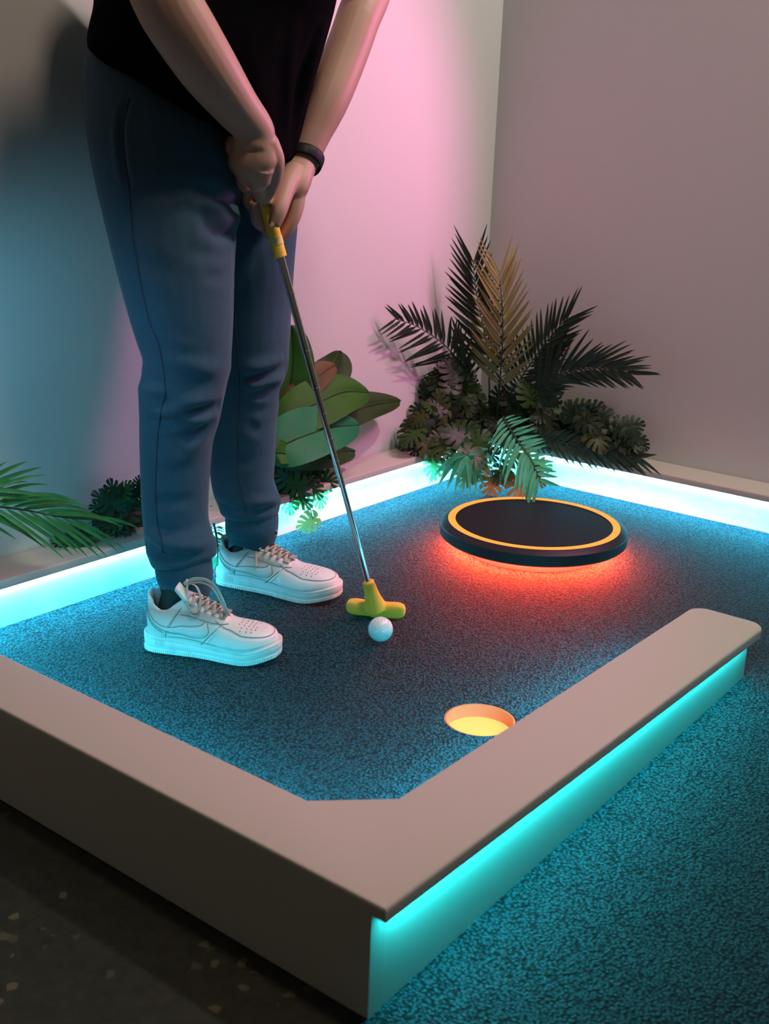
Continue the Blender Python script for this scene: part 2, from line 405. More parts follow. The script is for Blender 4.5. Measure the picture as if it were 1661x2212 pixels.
# ------------------------------------------------------------------ sneakers
def smooth01(t): t = min(max(t, 0), 1); return t*t*(3-2*t)
SL = .262
def itp(x, xs, ys): return float(np.interp(x, xs, ys))
def wfun(x):                                     # half width of the outline, x 0..1
    if x <= 0 or x >= 1: return 0.0
    if x < .13: return .0330*math.sqrt(1-((.13-x)/.13)**2.2)
    if x > .78: return .0455*math.sqrt(1-((x-.78)/.22)**2.3)
    return itp(x, [.13, .25, .4, .52, .64, .72, .78], [.0330, .0335, .0335, .0365, .0420, .0448, .0455])
def zbase(x): return .010*smooth01((x-.72)/.28)**1.3
def ztop(x): return itp(x, [0, .3, .6, .8, 1], [.028, .026, .022, .022, .024])+zbase(x)*.8
def T_(x):                                        # target curve of the upper: (x, halfwidth, z)
    tx = itp(x, [0, .1, .3, .6, .8, .9, 1], [.035, .10, .29, .58, .72, .80, .87])
    ty = itp(tx, [.035, .045, .07, .12, .2, .28, .45, .58, .625, .64], [0, .013, .021, .027, .027, .021, .0155, .0125, .006, 0])
    tz = itp(tx, [.035, .07, .11, .16, .21, .27, .31, .45, .6, .72, .8, .87], [.087, .083, .073, .066, .067, .078, .084, .074, .0615, .0545, .052, .049])
    return tx, ty, tz
def kx(k): return (1-math.cos(PI*k))/2
def SP(side, k, v, off=0.0):
    """upper surface: side -1/+1, k 0..1 heel to toe, v 0..1 sole to top"""
    def P(k_, v_):
        x = kx(min(max(k_, 0), 1)); w = wfun(x)-.0004; w = max(w, 0); tx, ty, tz = T_(x)
        bx = .008+x*(SL-.016); toe = smooth01((x-.45)/.4)
        eh = (1-toe)*(v_**1.6)+toe*(1-math.cos(v_*PI/2)); ev = (1-toe)*(v_**1.0)+toe*math.sin(v_*PI/2)
        bul = math.sin(v_*PI)*.0025
        X = bx+(tx*SL-bx)*eh; Y = side*(w+(ty-w)*eh+(bul if w > .004 else 0)); Z = ztop(x)-.002+(tz-ztop(x)+.002)*ev
        return np.array([X, Y, Z])
    p0 = P(k, v)
    if not off: return p0
    e = .01; a = P(min(k+e, 1), v)-P(max(k-e, 0), v); b = P(k, min(v+e, 1))-P(k, max(v-e, 0))
    nn = np.cross(a, b)*side; l = np.linalg.norm(nn)
    return p0 if l < 1e-12 else p0+nn/l*off*-1
# sign of the normal is fixed below once
_t = SP(-1, .5, .3, .001)-SP(-1, .5, .3); NS = -1 if _t[1] > 0 else 1
def SPn(side, k, v, off): return SP(side, k, v, off*NS)
def sneaker(person, heel, toe, bow, zs=1.2):
    heel = Vector(heel); d = (Vector(toe)-heel); d.z = 0; ang = math.atan2(d.y, d.x); sc = d.length/SL
    R = Matrix.Translation((heel.x, heel.y, .0012))@Matrix.Rotation(ang, 4, 'Z')@Matrix.Diagonal((sc, sc*1.06, sc*zs, 1))
    def W(vs): return [R@Vector(tuple(v)) for v in vs]
    # upper with lining
    NK, NV = 60, 16; ks = [(s, k/NK) for s, k in [(-1, i) for i in range(NK+1)]+[(1, i) for i in range(NK-1, 0, -1)]]
    vs = []; n = len(ks)
    for j in range(NV+1):
        for s, k in ks: vs.append(SP(s, k, j/NV))
    for j, (ins, dz) in enumerate([(.0015, .0012), (.0035, -.001), (.0045, -.008), (.005, -.03)]):
        for s, k in ks:
            t = T_(kx(k)); q = SP(s, k, 1.0).copy()
            if t[1] > 0: q[1] -= s*min(ins, t[1]); q[2] += dz; q[0] += (ins if k < .2 else 0)
            vs.append(q)
    rows = NV+5
    fs = [(j*n+i, j*n+(i+1) % n, (j+1)*n+(i+1) % n, (j+1)*n+i) for j in range(rows-1) for i in range(n)]
    up = MB().add(W(vs), fs).build('sneaker', M_shoe, person, smooth=True)
    up['label'] = bow['label']
    # sole
    loop = []
    for s, i in [(-1, i) for i in range(81)]+[(1, i) for i in range(79, 0, -1)]:
        x = kx(i/80); loop.append((s, x))
    n = len(loop); vs = []
    lev = [(-.004, 0, 0), (-.0012, 0, .0), (0, 0, .0015), (-.0002, 0, .007), (-.0010, 0, .0075), (-.0002, 0, .0085), (.0002, .5, .0), (.0006, .85, -.003), (-.0004, .85, -.0018), (.0006, .85, -.0008), (.0004, 1, -.0012), (-.0008, 1, 0), (-.006, 1, .0)]
    for ins, f, dz in lev:
        for s, x in loop:
            w = max(wfun(x)+ins, 0.0); X = x*SL+(ins*math.copysign(1, x-.5)*abs(2*x-1)**4)
            if x in (0.0, 1.0): w = 0
            vs.append((X, s*w, zbase(x)+(ztop(x)-zbase(x))*f+dz))
    fs = [(j*n+i, j*n+(i+1) % n, (j+1)*n+(i+1) % n, (j+1)*n+i) for j in range(len(lev)-1) for i in range(n)]+[tuple(range(n))[::-1], tuple((len(lev)-1)*n+i for i in range(n))]
    mb = MB().add(W(vs), fs)
    # tread ridges along the lower edge
    acc = 0; pp = None
    for s in (-1, 1):
        x = .012; 
        while x < .985:
            w = wfun(x); w2 = wfun(x+.006); tx, ty = .006*SL, s*(w2-w); l = math.hypot(tx, ty); tx, ty = tx/l, ty/l; nx, ny = -ty*s, tx*s
            c0 = np.array([x*SL, s*w, zbase(x)]); h_ = .0011
            q = []
            for z in (.0006, .0062):
                for a_, b_ in ((-h_, -.0015), (h_, -.0015), (h_, .0010), (-h_, .0010)):
                    q.append((c0[0]+tx*a_+nx*b_, c0[1]+ty*a_+ny*b_, c0[2]+z))
            mb.add(W(q), [(0, 3, 2, 1), (4, 5, 6, 7), (0, 1, 5, 4), (1, 2, 6, 5), (2, 3, 7, 6), (3, 0, 4, 7)])
            x += .0040/math.hypot(1, (w2-w)/(.006*SL))/SL
    mb.build('sole', M_sole, up, auto=40)
    # raised leather panels
    def patch(name, fn, na, nb, th=.0011, mt=M_shoe, label=None, mbx=None):
        vs = []; fs = []
        for a in range(na+1):
            for b in range(nb+1):
                s, k, v = fn(a/na, b/nb); e = (a in (0, na)) or (b in (0, nb))
                vs.append(SPn(s, k, v, -.0006 if e else th))
        for a in range(na):
            for b in range(nb): q = a*(nb+1)+b; fs.append((q, q+1, q+nb+2, q+nb+1))
        if mbx is not None: mbx.add(W(vs), fs); return
        o = MB().add(W(vs), fs).build(name, mt, up, smooth=True)
        if label: o['label'] = label
        return o
    def ed(a, e=.03): # squeeze first/last cell so the rim is steep
        return 0 if a <= 0 else 1 if a >= 1 else e+(a)*(1-2*e)
    stt = MB()
    def stl(P): stt.tube(W([SPn(a_, b_, c_, .0007) for a_, b_, c_ in P]), .00065, 5)
    for s in (-1, 1):
        lo = spline([(.10, .62), (.22, .40), (.34, .22), (.43, .17), (.485, .24), (.515, .42), (.505, .66)], 6)
        hi = spline([(.10, .66), (.22, .52), (.34, .42), (.40, .42), (.44, .48), (.475, .56), (.495, .67)], 6)
        def sw(a, b, s=s):
            i = a*(len(lo)-1); i0 = min(int(i), len(lo)-2); t = i-i0; P1 = lo[i0]*(1-t)+lo[i0+1]*t; P2 = hi[i0]*(1-t)+hi[i0+1]*t
            q = P1*(1-ed(b, .06))+P2*ed(b, .06); return s, q[0], q[1]
        patch('swoosh', sw, 30, 6, .0014)
        for cv_ in (lo, hi): stl([(s, q[0], q[1]) for q in cv_])
    for s in (-1, 1): stl([(s, 1-g*.46, itp(1-g*.46, [.54, .60, .7, .85, 1], [.80, .62, .46, .42, .42])+.015) for g in np.linspace(1, 0, 30)])
    for s in (-1, 1):
        stl([(s, g*.27, itp(g*.27, [0, .06, .15, .27], [.95, .72, .42, .22])+.01) for g in np.linspace(.02, 1, 20)])
        stl([(s, .375+.24*a, itp(a, [0, .6, 1], [.70, .72, .78])-.01) for a in np.linspace(0, 1, 12)])
        stl([(s, .282+.10*b*b, .05+b*.8) for b in np.linspace(0, 1, 12)])
        stl([(s, .50+.10*b-.025, .02+.70*b) for b in np.linspace(0, 1, 12)])
        stl([(s, k, .10) for k in np.linspace(.30, .95, 30)])
    stt.build('stitching', M_stitch, up)
    mbp = MB()
    def toe_guard(a, b):
        g = a*2-1; s = -1 if g < 0 else 1; k = 1-abs(g)*.46; ve = itp(k, [.54, .60, .7, .85, 1], [.80, .62, .46, .42, .42]); return s, k, ed(b, .03)*ve
    patch('', toe_guard, 60, 8, .0012, mbx=mbp)
    def heel_c(a, b):
        g = a*2-1; s = -1 if g < 0 else 1; k = abs(g)*.27; ve = itp(k, [0, .06, .15, .27], [.95, .72, .42, .22]); return s, k, ed(b, .03)*ve
    patch('', heel_c, 40, 8, .0012, mbx=mbp)
    for s in (-1, 1):
        patch('', lambda a, b, s=s: (s, .37+.24*a, itp(a, [0, .6, 1], [.70, .72, .78])+ed(b, .05)*.27), 20, 5, .0012, mbx=mbp)
        patch('', lambda a, b, s=s: (s, .26+.012*a+.10*b*b, .02+ed(b)*.85), 3, 14, .0010, mbx=mbp)
        patch('', lambda a, b, s=s: (s, .50+.10*ed(b)-.02*a, .02+.72*b), 3, 14, .0010, mbx=mbp)
    mbp.build('leather_panel', M_shoe, up, smooth=True)
    # perforations
    mbh = MB(); rng = random.Random(3)
    for s in (-1, 1):
        for r_, (v0, ks_) in enumerate([(.94, (.70, .735, .77, .805)), (.83, (.685, .72, .755, .79, .825)), (.72, (.70, .735, .77, .805)), (.61, (.69, .73, .765))]):
            for k in ks_:
                c0 = SPn(s, k, v0, .0002); c1 = SPn(s, k, v0, .0006); nn = Vector(c1-c0).normalized(); a_ = nn.orthogonal().normalized(); b_ = nn.cross(a_)
                ring = [Vector(c1)+(a_*math.cos(t)+b_*math.sin(t))*.00105 for t in np.linspace(0, 2*PI, 9)[:-1]]
                mbh.add(W(ring), [tuple(range(8))])
    mbh.build('perforation', M_hole, up)
    # heel writing on the sole side (AIR)
    cu = bpy.data.curves.new('t', 'FONT'); cu.body = 'AIR'; cu.size = .0125; cu.extrude = .0004
    to = bpy.data.objects.new('t', cu); COL.objects.link(to); dg = bpy.context.evaluated_depsgraph_get(); dg.update()
    tm = bpy.data.meshes.new_from_object(to.evaluated_get(dg)); bpy.data.objects.remove(to)
    vs = []
    for v in tm.vertices:
        x = .030+v.co.x*1.15; w = wfun(x/SL)+.0008+v.co.z*.6; vs.append((x, -w, .0125+v.co.y))
    o = MB().add(W(vs), [tuple(p_.vertices) for p_ in tm.polygons]).build('raised_lettering', M_sole, up); o['label'] = 'raised letters AIR on the heel of the sole'
    # tongue
    vs = []; NT = 14
    for i in range(NT+1):
        x = .27+.36*i/NT; hw = itp(x, [.27, .34, .5, .63], [.026, .022, .016, .012]); z = itp(x, [.27, .32, .45, .58, .63], [.108, .094, .0745, .062, .0565])
        for j in range(9):
            u = j/4-1; vs.append((x*SL, u*hw, z-.0035*u*u-.001*(x > .35)))
    for i in range(NT+1):
        x = .27+.36*i/NT; hw = itp(x, [.27, .34, .5, .63], [.026, .022, .016, .012]); z = itp(x, [.27, .32, .45, .58, .63], [.108, .094, .0745, .062, .0565])-.005
        for j in range(9): u = j/4-1; vs.append((x*SL-.002, u*hw*.98, z-.0035*u*u))
    nT = (NT+1)*9; fs = []
    for i in range(NT):
        for j in range(8):
            q = i*9+j; fs.append((q, q+1, q+10, q+9)); fs.append((nT+q, nT+q+9, nT+q+10, nT+q+1))
    for i in range(NT):
        for j in (0, 8): q = i*9+j; fs.append((q, q+9, nT+q+9, nT+q) if j == 0 else (q, nT+q, nT+q+9, q+9))
    for j in range(8): fs.append((j, nT+j, nT+j+1, j+1))
    MB().add(W(vs), fs).build('tongue', M_shoe, up, smooth=True)
    # laces
    mbl = MB(); rows_ = [.335, .385, .435, .485, .535, .585]
    def eye(x, s): hw = itp(x, [.3, .45, .6], [.020, .0175, .0145]); z = itp(x, [.3, .45, .58, .62], [.086, .0755, .0635, .060]); return Vector((x*SL, s*hw, z+.0012))
    for i, x in enumerate(rows_):
        for s in (-1, 1):
            a = eye(x, s); b2 = eye(rows_[i-1] if i else x, -s) if i else eye(.325, -s*.2)
            if i == len(rows_)-1: b2 = eye(rows_[i-1], -s)
            mm = (a+b2)/2+Vector((0, 0, .0045+(.0015 if s > 0 else 0)))
            out = a+Vector((0, s*.004, -.0015))
            q = spline([tuple(out), tuple(a+Vector((0, 0, .001))), tuple(mm), tuple(b2+Vector((0, 0, .0005)))], 5)
            mbl.tube(W(q), .0040*sc, 8, True, .26, up=(0, 0, 1))
    q = spline([tuple(eye(.605, -1)+Vector((0, -.003, -.001))), tuple(eye(.605, -1)), (.605*SL, 0, .0675), tuple(eye(.605, 1)), tuple(eye(.605, 1)+Vector((0, .003, -.001)))], 5)
    mbl.tube(W(q), .0040*sc, 8, True, .26, up=(0, 0, 1))
    kx_, kz = .315*SL, .105
    mbl.tube(W([(kx_-.004, -.002, kz-.002), (kx_, 0, kz+.002), (kx_+.004, .002, kz-.002)]), [.004, .0062, .004], 10)
    for pth in bow['paths']:
        q = spline([(kx_+a, b, kz+c) for a, b, c in pth], 7); mbl.tube(W(q), .0036*sc, 8, True, .24, up=bow.get('up', (0, 0, 1)))
    mbl.build('laces', M_lace, up, smooth=True)
    MB().add(W([(.615*SL+a, b, .0665+c) for c in (0, .002) for a, b in ((-.005, -.008), (.005, -.008), (.005, .008), (-.005, .008))]),
             [(0, 3, 2, 1), (4, 5, 6, 7), (0, 1, 5, 4), (1, 2, 6, 5), (2, 3, 7, 6), (3, 0, 4, 7)]).build('lace_tag', M_tagm, up)
    return up, R
# ------------------------------------------------------------------ the golfer
person = tag(empty('person', (-.83, .58, 0)), 'person in black shirt, grey-blue joggers and white sneakers, gripping a putter', 'person')
def rows(data, n=24, k=4):
    """data rows: px, py, half px, depth, depth half (m) -> smooth loft with horizontal-ish elliptical rings"""
    S = spline(data, k); V = []; m_ = len(S)
    for i, s in enumerate(S):
        a = S[max(i-1, 0)]; b = S[min(i+1, m_-1)]
        c0 = at(s[0], s[1], s[3]); t = (at(b[0], b[1], b[3])-at(a[0], a[1], a[3])).normalized()
        e1 = Vector(_r); e1 = (e1-t*e1.dot(t)).normalized(); e2 = t.cross(e1)
        ra = s[2]*s[3]/FPX; rb = s[4]
        for q in range(n):
            w = 2*PI*q/n; V.append(c0+e1*(ra*math.cos(w))+e2*(rb*math.sin(w)))
    F = [(i*n+q, i*n+(q+1) % n, (i+1)*n+(q+1) % n, (i+1)*n+q) for i in range(m_-1) for q in range(n)]
    F += [tuple(range(n))[::-1], tuple((m_-1)*n+q for q in range(n))]
    return V, F
def arr(me):
    v = np.empty(len(me.vertices)*3); me.vertices.foreach_get('co', v); n = np.empty(len(me.vertices)*3); me.vertices.foreach_get('normal', n)
    return v.reshape(-1, 3), n.reshape(-1, 3)
def bvh(me): return BVHTree.FromPolygons([v.co for v in me.vertices], [tuple(p.vertices) for p in me.polygons])
def hit(bt, px, py):
    d = Vector(D(px, py)).normalized(); h_ = bt.ray_cast(Vector(CAM), d); return (h_[0], h_[1]) if h_[0] is not None else None
def folds(me, bt, lst):
    """cloth folds: polyline on the cloth (traced once), depth (m) and width (m)"""
    v, n = arr(me); disp = np.zeros(len(v))
    for pts, amp, wid in lst:
        P = []
        for q in spline(pts, 6):
            h_ = hit(bt, q[0], q[1])
            if h_: P.append(h_[0][:])
        if len(P) < 2: continue
        P = np.array(P); lo = P.min(0)-wid*3; hi = P.max(0)+wid*3
        idx = np.where(((v > lo) & (v < hi)).all(1))[0]
        if not len(idx): continue
        q = v[idx]; best = np.full(len(idx), 1e9); tt = np.zeros(len(idx))
        for i in range(len(P)-1):
            a, b = P[i], P[i+1]; ab = b-a; t = np.clip(((q-a)@ab)/(ab@ab+1e-12), 0, 1); dd = np.linalg.norm(q-(a+t[:, None]*ab), axis=1)
            m_ = dd < best; best[m_] = dd[m_]; tt[m_] = (i+t[m_])/(len(P)-1)
        taper = np.sin(np.clip(tt, .04, .96)*PI)**.6; x = best/wid
        disp[idx] += amp*taper*(np.exp(-x*x)-.45*np.exp(-(x-1.9)**2))
    v2 = v+n*disp[:, None]; me.vertices.foreach_set('co', v2.ravel()); me.update()

# trousers
rl = [(345, 95, 150, 1.90, .11), (350, 170, 166, 1.885, .125), (354, 260, 167, 1.875, .125), (362, 350, 162, 1.865, .12), (369, 440, 150, 1.862, .112), (374, 510, 138, 1.86, .105),
      (383, 600, 124, 1.86, .098), (396, 700, 109, 1.865, .090), (405, 775, 95, 1.87, .080), (399, 815, 93, 1.875, .076), (393, 850, 91, 1.88, .073), (388, 895, 87, 1.89, .070), (381, 950, 79, 1.90, .066), (378, 1060, 73, 1.925, .060),
      (380, 1130, 71, 1.935, .057), (388, 1165, 74, 1.94, .058), (393, 1190, 77, 1.942, .059), (393, 1208, 70, 1.943, .055), (395, 1218, 58, 1.944, .046)]
ll = [(470, 60, 135, 2.03, .10), (490, 170, 145, 2.03, .12), (503, 270, 142, 2.04, .12), (513, 380, 135, 2.05, .115), (522, 470, 123, 2.065, .108), (526, 560, 111, 2.08, .1), (528, 650, 103, 2.10, .092),
      (529, 720, 98, 2.11, .086), (528, 785, 93, 2.12, .080), (514, 825, 88, 2.13, .075), (516, 865, 88, 2.14, .072), (516, 905, 83, 2.15, .069), (522, 970, 74, 2.17, .064), (524, 1040, 68, 2.185, .060), (536, 1075, 66, 2.19, .058),
      (541, 1092, 68, 2.193, .058), (544, 1106, 62, 2.195, .054), (545, 1116, 55, 2.197, .046)]
mb = MB(); mb.add(*rows(rl)); mb.add(*rows(ll))
mb.add(*rows([(410, 80, 185, 1.95, .15), (415, 170, 205, 1.95, .165), (420, 270, 210, 1.955, .165), (425, 350, 190, 1.96, .15), (428, 420, 120, 1.96, .12)]))
pm = evald(mb, .0040, 16)
def clear_wall(me):
    v, n_ = arr(me); v[:, 0] = np.where(v[:, 0] < -1.07, -1.07-.04*(1-np.exp(-(-1.07-v[:, 0])/.04)), v[:, 0]); me.vertices.foreach_set('co', v.ravel()); me.update()
clear_wall(pm); bt = bvh(pm)
F_ = [  # px, py polylines, depth, width
    ([(303, 862), (340, 868), (372, 872)], -.010, .010), ([(302, 845), (330, 858), (375, 880), (420, 868), (478, 835)], .006, .013), ([(395, 890), (430, 888), (470, 878)], -.009, .008),
    ([(340, 760), (400, 775), (450, 800), (497, 795)], .004, .014), ([(310, 905), (350, 910), (395, 905)], -.004, .008), ([(380, 948), (420, 940), (455, 915)], -.006, .009), ([(360, 900), (420, 905), (460, 895)], .004, .010),
    ([(345, 755), (390, 765), (440, 775)], -.004, .010), ([(350, 985), (390, 990), (440, 960)], .003, .012), ([(330, 1080), (370, 1085), (420, 1075)], -.003, .009),
    ([(312, 1168), (345, 1195), (395, 1205), (450, 1190)], -.008, .009), ([(318, 1150), (370, 1180), (420, 1185), (465, 1172)], .006, .011), ([(375, 1150), (400, 1162), (450, 1150)], .005, .010), ([(325, 1120), (360, 1145), (400, 1150)], -.003, .008),
    ([(527, 815), (560, 815), (617, 792)], -.009, .009), ([(525, 800), (560, 795), (600, 780)], .005, .012), ([(560, 840), (580, 835), (600, 835)], -.005, .008), ([(530, 830), (570, 828), (605, 815)], .006, .010), ([(530, 860), (560, 868), (600, 858)], .004, .010),
    ([(545, 1090), (570, 1085), (603, 1078)], .006, .009), ([(548, 1105), (575, 1100), (600, 1092)], -.006, .007), ([(470, 1085), (500, 1100), (540, 1105)], -.004, .008),
    ([(280, 400), (340, 410), (420, 400), (500, 430), (520, 440)], -.003, .012), ([(390, 390), (440, 395), (490, 430)], .004, .014), ([(400, 425), (450, 440), (490, 470)], .004, .012), ([(430, 415), (470, 425), (515, 435)], -.005, .010),
    ([(450, 500), (480, 510), (512, 490)], -.004, .010), ([(460, 470), (500, 480), (520, 470)], .004, .010), ([(400, 540), (450, 550), (500, 530)], -.002, .012), ([(440, 590), (470, 600), (505, 590)], -.002, .010),
    ([(540, 520), (570, 490), (600, 460)], .005, .014), ([(530, 600), (560, 570), (600, 540)], -.003, .012), ([(300, 560), (340, 580), (380, 580)], -.002, .015), ([(530, 910), (560, 930), (590, 905)], -.003, .010), ([(500, 990), (530, 1000), (570, 985)], -.002, .010),
    ([(275, 215), (263, 260), (262, 310), (270, 370), (278, 398)], -.006, .006)]
folds(pm, bt, F_)
bt = bvh(pm)
pants = use(pm, 'joggers', M_pants, person); pants['label'] = 'blue-grey fleece jogger trousers'
def seam(pts, name, r, mt, parent, bt=bt, off=.0003, n=5):
    P = []
    for q in spline(pts, n):
        h_ = hit(bt, q[0], q[1])
        if h_: P.append(h_[0]+h_[1]*off)
    if len(P) > 2: MB().tube(P, r, 6).build(name, mt, parent, smooth=True)
seam([(278, 398), (283, 450), (290, 520), (303, 600), (310, 640), (325, 700), (342, 740), (352, 790), (357, 835), (356, 860), (349, 880), (345, 910), (340, 960), (337, 1030), (337, 1090), (342, 1140), (349, 1165), (352, 1195)], 'side_seam', .0011, M_seam, pants)
seam([(280, 212), (270, 260), (268, 310), (273, 360), (278, 398)], 'pocket_opening', .0018, M_seam, pants)
seam([(506, 650), (509, 700), (513, 750), (516, 800), (517, 840), (516, 900), (514, 960), (514, 1028), (522, 1060), (528, 1090), (530, 1108)], 'side_seam', .0011, M_seam, pants)
# ribbed cuffs
def cuff(data, n=150):
    S = spline(data, 4); V = []; m_ = len(S)
    for i, s in enumerate(S):
        a = S[max(i-1, 0)]; b = S[min(i+1, m_-1)]; c0 = at(s[0], s[1], s[3]); t = (at(b[0], b[1], b[3])-at(a[0], a[1], a[3])).normalized()
        e1 = Vector(_r); e1 = (e1-t*e1.dot(t)).normalized(); e2 = t.cross(e1); ra = s[2]*s[3]/FPX; rb = s[4]
        for q in range(n*2):
            w = PI*q/n; k = 1+(.010 if q % 2 else -.010); V.append(c0+e1*(ra*k*math.cos(w))+e2*(rb*k*math.sin(w)))
    N_ = 2*n; F = [(i*N_+q, i*N_+(q+1) % N_, (i+1)*N_+(q+1) % N_, (i+1)*N_+q) for i in range(m_-1) for q in range(N_)]
    return MB().add(V, F)
cuff([(396, 1205, 60, 1.943, .046), (397, 1225, 61, 1.945, .047), (399, 1245, 60, 1.946, .046), (398, 1268, 56, 1.95, .038), (392, 1284, 50, 1.955, .034), (392, 1280, 42, 1.955, .030)]).build('cuff', M_pants, pants, smooth=True)
cuff([(545, 1108, 56, 2.196, .048), (544, 1125, 57, 2.198, .047), (543, 1145, 56, 2.20, .046), (541, 1162, 53, 2.203, .038), (538, 1176, 47, 2.205, .034), (538, 1172, 40, 2.205, .030)]).build('cuff', M_pants, pants, smooth=True)

# shirt
sh = [(424, 236, 236, 1.935, .205), (424, 226, 246, 1.93, .216), (430, 180, 244, 1.92, .216), (442, 110, 243, 1.90, .200), (450, 20, 262, 1.87, .170), (468, -80, 270, 1.83, .165), (490, -200, 262, 1.78, .16), (510, -300, 245, 1.74, .15), (530, -390, 190, 1.71, .14), (545, -440, 110, 1.70, .10)]
def tilted(data, tilt, n=32, k=4):
    S = spline(data, k); V = []; m_ = len(S)
    for s in S:
        c0 = at(s[0], s[1], s[3]); tl = math.radians(tilt(s[1])); e1 = Vector(_r*math.cos(tl)-_u*math.sin(tl)); e2 = Vector(_fw+_u*float(np.interp(s[1], [-100, 60, 180, 235], [0, .05, .26, .32])))
        e2 = (e2-e1*e2.dot(e1)).normalized(); ra = s[2]*s[3]/FPX; rb = s[4]
        for q in range(n):
            w = 2*PI*q/n; V.append(c0+e1*(ra*math.cos(w))+e2*(rb*math.sin(w)))
    F = [(i*n+q, i*n+(q+1) % n, (i+1)*n+(q+1) % n, (i+1)*n+q) for i in range(m_-1) for q in range(n)]
    return V, F+[tuple(range(n))[::-1], tuple((m_-1)*n+q for q in range(n))]
SHR, SHL = at(345, -420, 1.58), at(745, -330, 1.84)
ELR, ELL = at(338, -70, 1.62), at(800, -45, 2.02)
mb = MB(); mb.add(*tilted(sh, lambda y: float(np.interp(y, [-440, -100, 60, 180, 235], [14, 12, 17, 26, 30.5]))))
mb.tube([SHR.lerp(SHL, .12), SHR, SHR.lerp(ELR, .35), SHR.lerp(ELR, .68)], [.075, .072, .066, .062], 20)
mb.tube([SHR.lerp(SHL, .85), SHL, SHL.lerp(ELL, .45), SHL.lerp(ELL, .86)], [.075, .072, .064, .058], 20)
sm = evald(mb, .006, 10); clear_wall(sm); bs = bvh(sm)
folds(sm, bs, [([(700, 60), (672, 140), (650, 230), (640, 300)], .006, .012), ([(680, 80), (655, 160), (635, 240)], -.005, .010), ([(640, 60), (625, 160), (620, 280)], .004, .012),
               ([(230, 60), (300, 120), (380, 180)], .004, .02), ([(260, 150), (340, 215), (420, 260)], -.004, .018), ([(186, 95), (215, 120), (250, 150)], .004, .012), ([(500, 100), (530, 200), (560, 320)], -.004, .015)])
shirt = use(sm, 'shirt', M_shirt, person); shirt['label'] = 'black short-sleeved shirt'

# body: one continuous surface (head, neck, trunk, arms, hands, legs)
def px(L): return [at(a, b, c) for a, b, c in L]
mb = MB()
NK = at(600, -530, 1.66); HD = at(715, -740, 1.58)
mb.tube([at(420, 200, 1.93), at(450, 20, 1.86), at(500, -200, 1.78), at(540, -400, 1.70), NK], [.11, .115, .105, .075, .052], 24)
mb.tube([SHR, NK.lerp(SHR, .3), NK.lerp(SHL, .3), SHL], [.055, .06, .06, .055], 16)
mb.tube([NK, NK.lerp(HD, .5), HD], [.052, .052, .06], 16)
# head: skull, jaw, nose, ears
fd = Vector((.80, .22, -.56)).normalized(); sd = Vector((0, 0, 1)).cross(fd).normalized(); hu = fd.cross(sd).normalized()
def blob(c_, r1, r2, r3, a1, a2, a3, n=20):
    V = []; m_ = 12
    for j in range(m_+1):
        th = PI*j/m_
        for i in range(n): ph = 2*PI*i/n; V.append(c_+a1*(r1*math.sin(th)*math.cos(ph))+a2*(r2*math.sin(th)*math.sin(ph))+a3*(r3*math.cos(th)))
    return V, [(j*n+i, (j+1)*n+i, (j+1)*n+(i+1) % n, j*n+(i+1) % n) for j in range(m_) for i in range(n)]
mb.add(*blob(HD+hu*.02, .092, .074, .095, fd, sd, hu)); mb.add(*blob(HD-hu*.045+fd*.022, .062, .052, .062, fd, sd, hu))
mb.tube([HD+fd*.088+hu*.022, HD+fd*.104-hu*.005, HD+fd*.098-hu*.018], [.007, .011, .010], 12)
mb.tube([HD+fd*.080-hu*.045-sd*.02, HD+fd*.088-hu*.045, HD+fd*.080-hu*.045+sd*.02], [.004, .007, .004], 10)
for s in (-1, 1): mb.add(*blob(HD+sd*(s*.074)-hu*.005, .016, .006, .028, fd, sd, hu))
# arms
WR, WL = at(549, 281, 1.775), at(655, 346, 1.95)
def fat(P, R_, flat=1, up=None):
    q = spline([(*p_, r_) for p_, r_ in zip(P, R_)], 6); mb.tube([Vector(a[:3]) for a in q], [float(a[3]) for a in q], 24, True, flat, up)
fat([SHR, SHR.lerp(ELR, .5), ELR, at(362, 5, 1.635), at(405, 78, 1.66), at(455, 155, 1.695), at(508, 228, 1.74), WR, at(548, 315, 1.785)], [.052, .047, .046, .0475, .0465, .043, .0355, .0305, .032])
fat([SHL, SHL.lerp(ELL, .5), ELL, at(772, 45, 2.0), at(742, 130, 1.985), at(708, 220, 1.965), at(676, 295, 1.955), WL, at(640, 378, 1.935)], [.050, .044, .040, .038, .0375, .0345, .0280, .0265, .027])
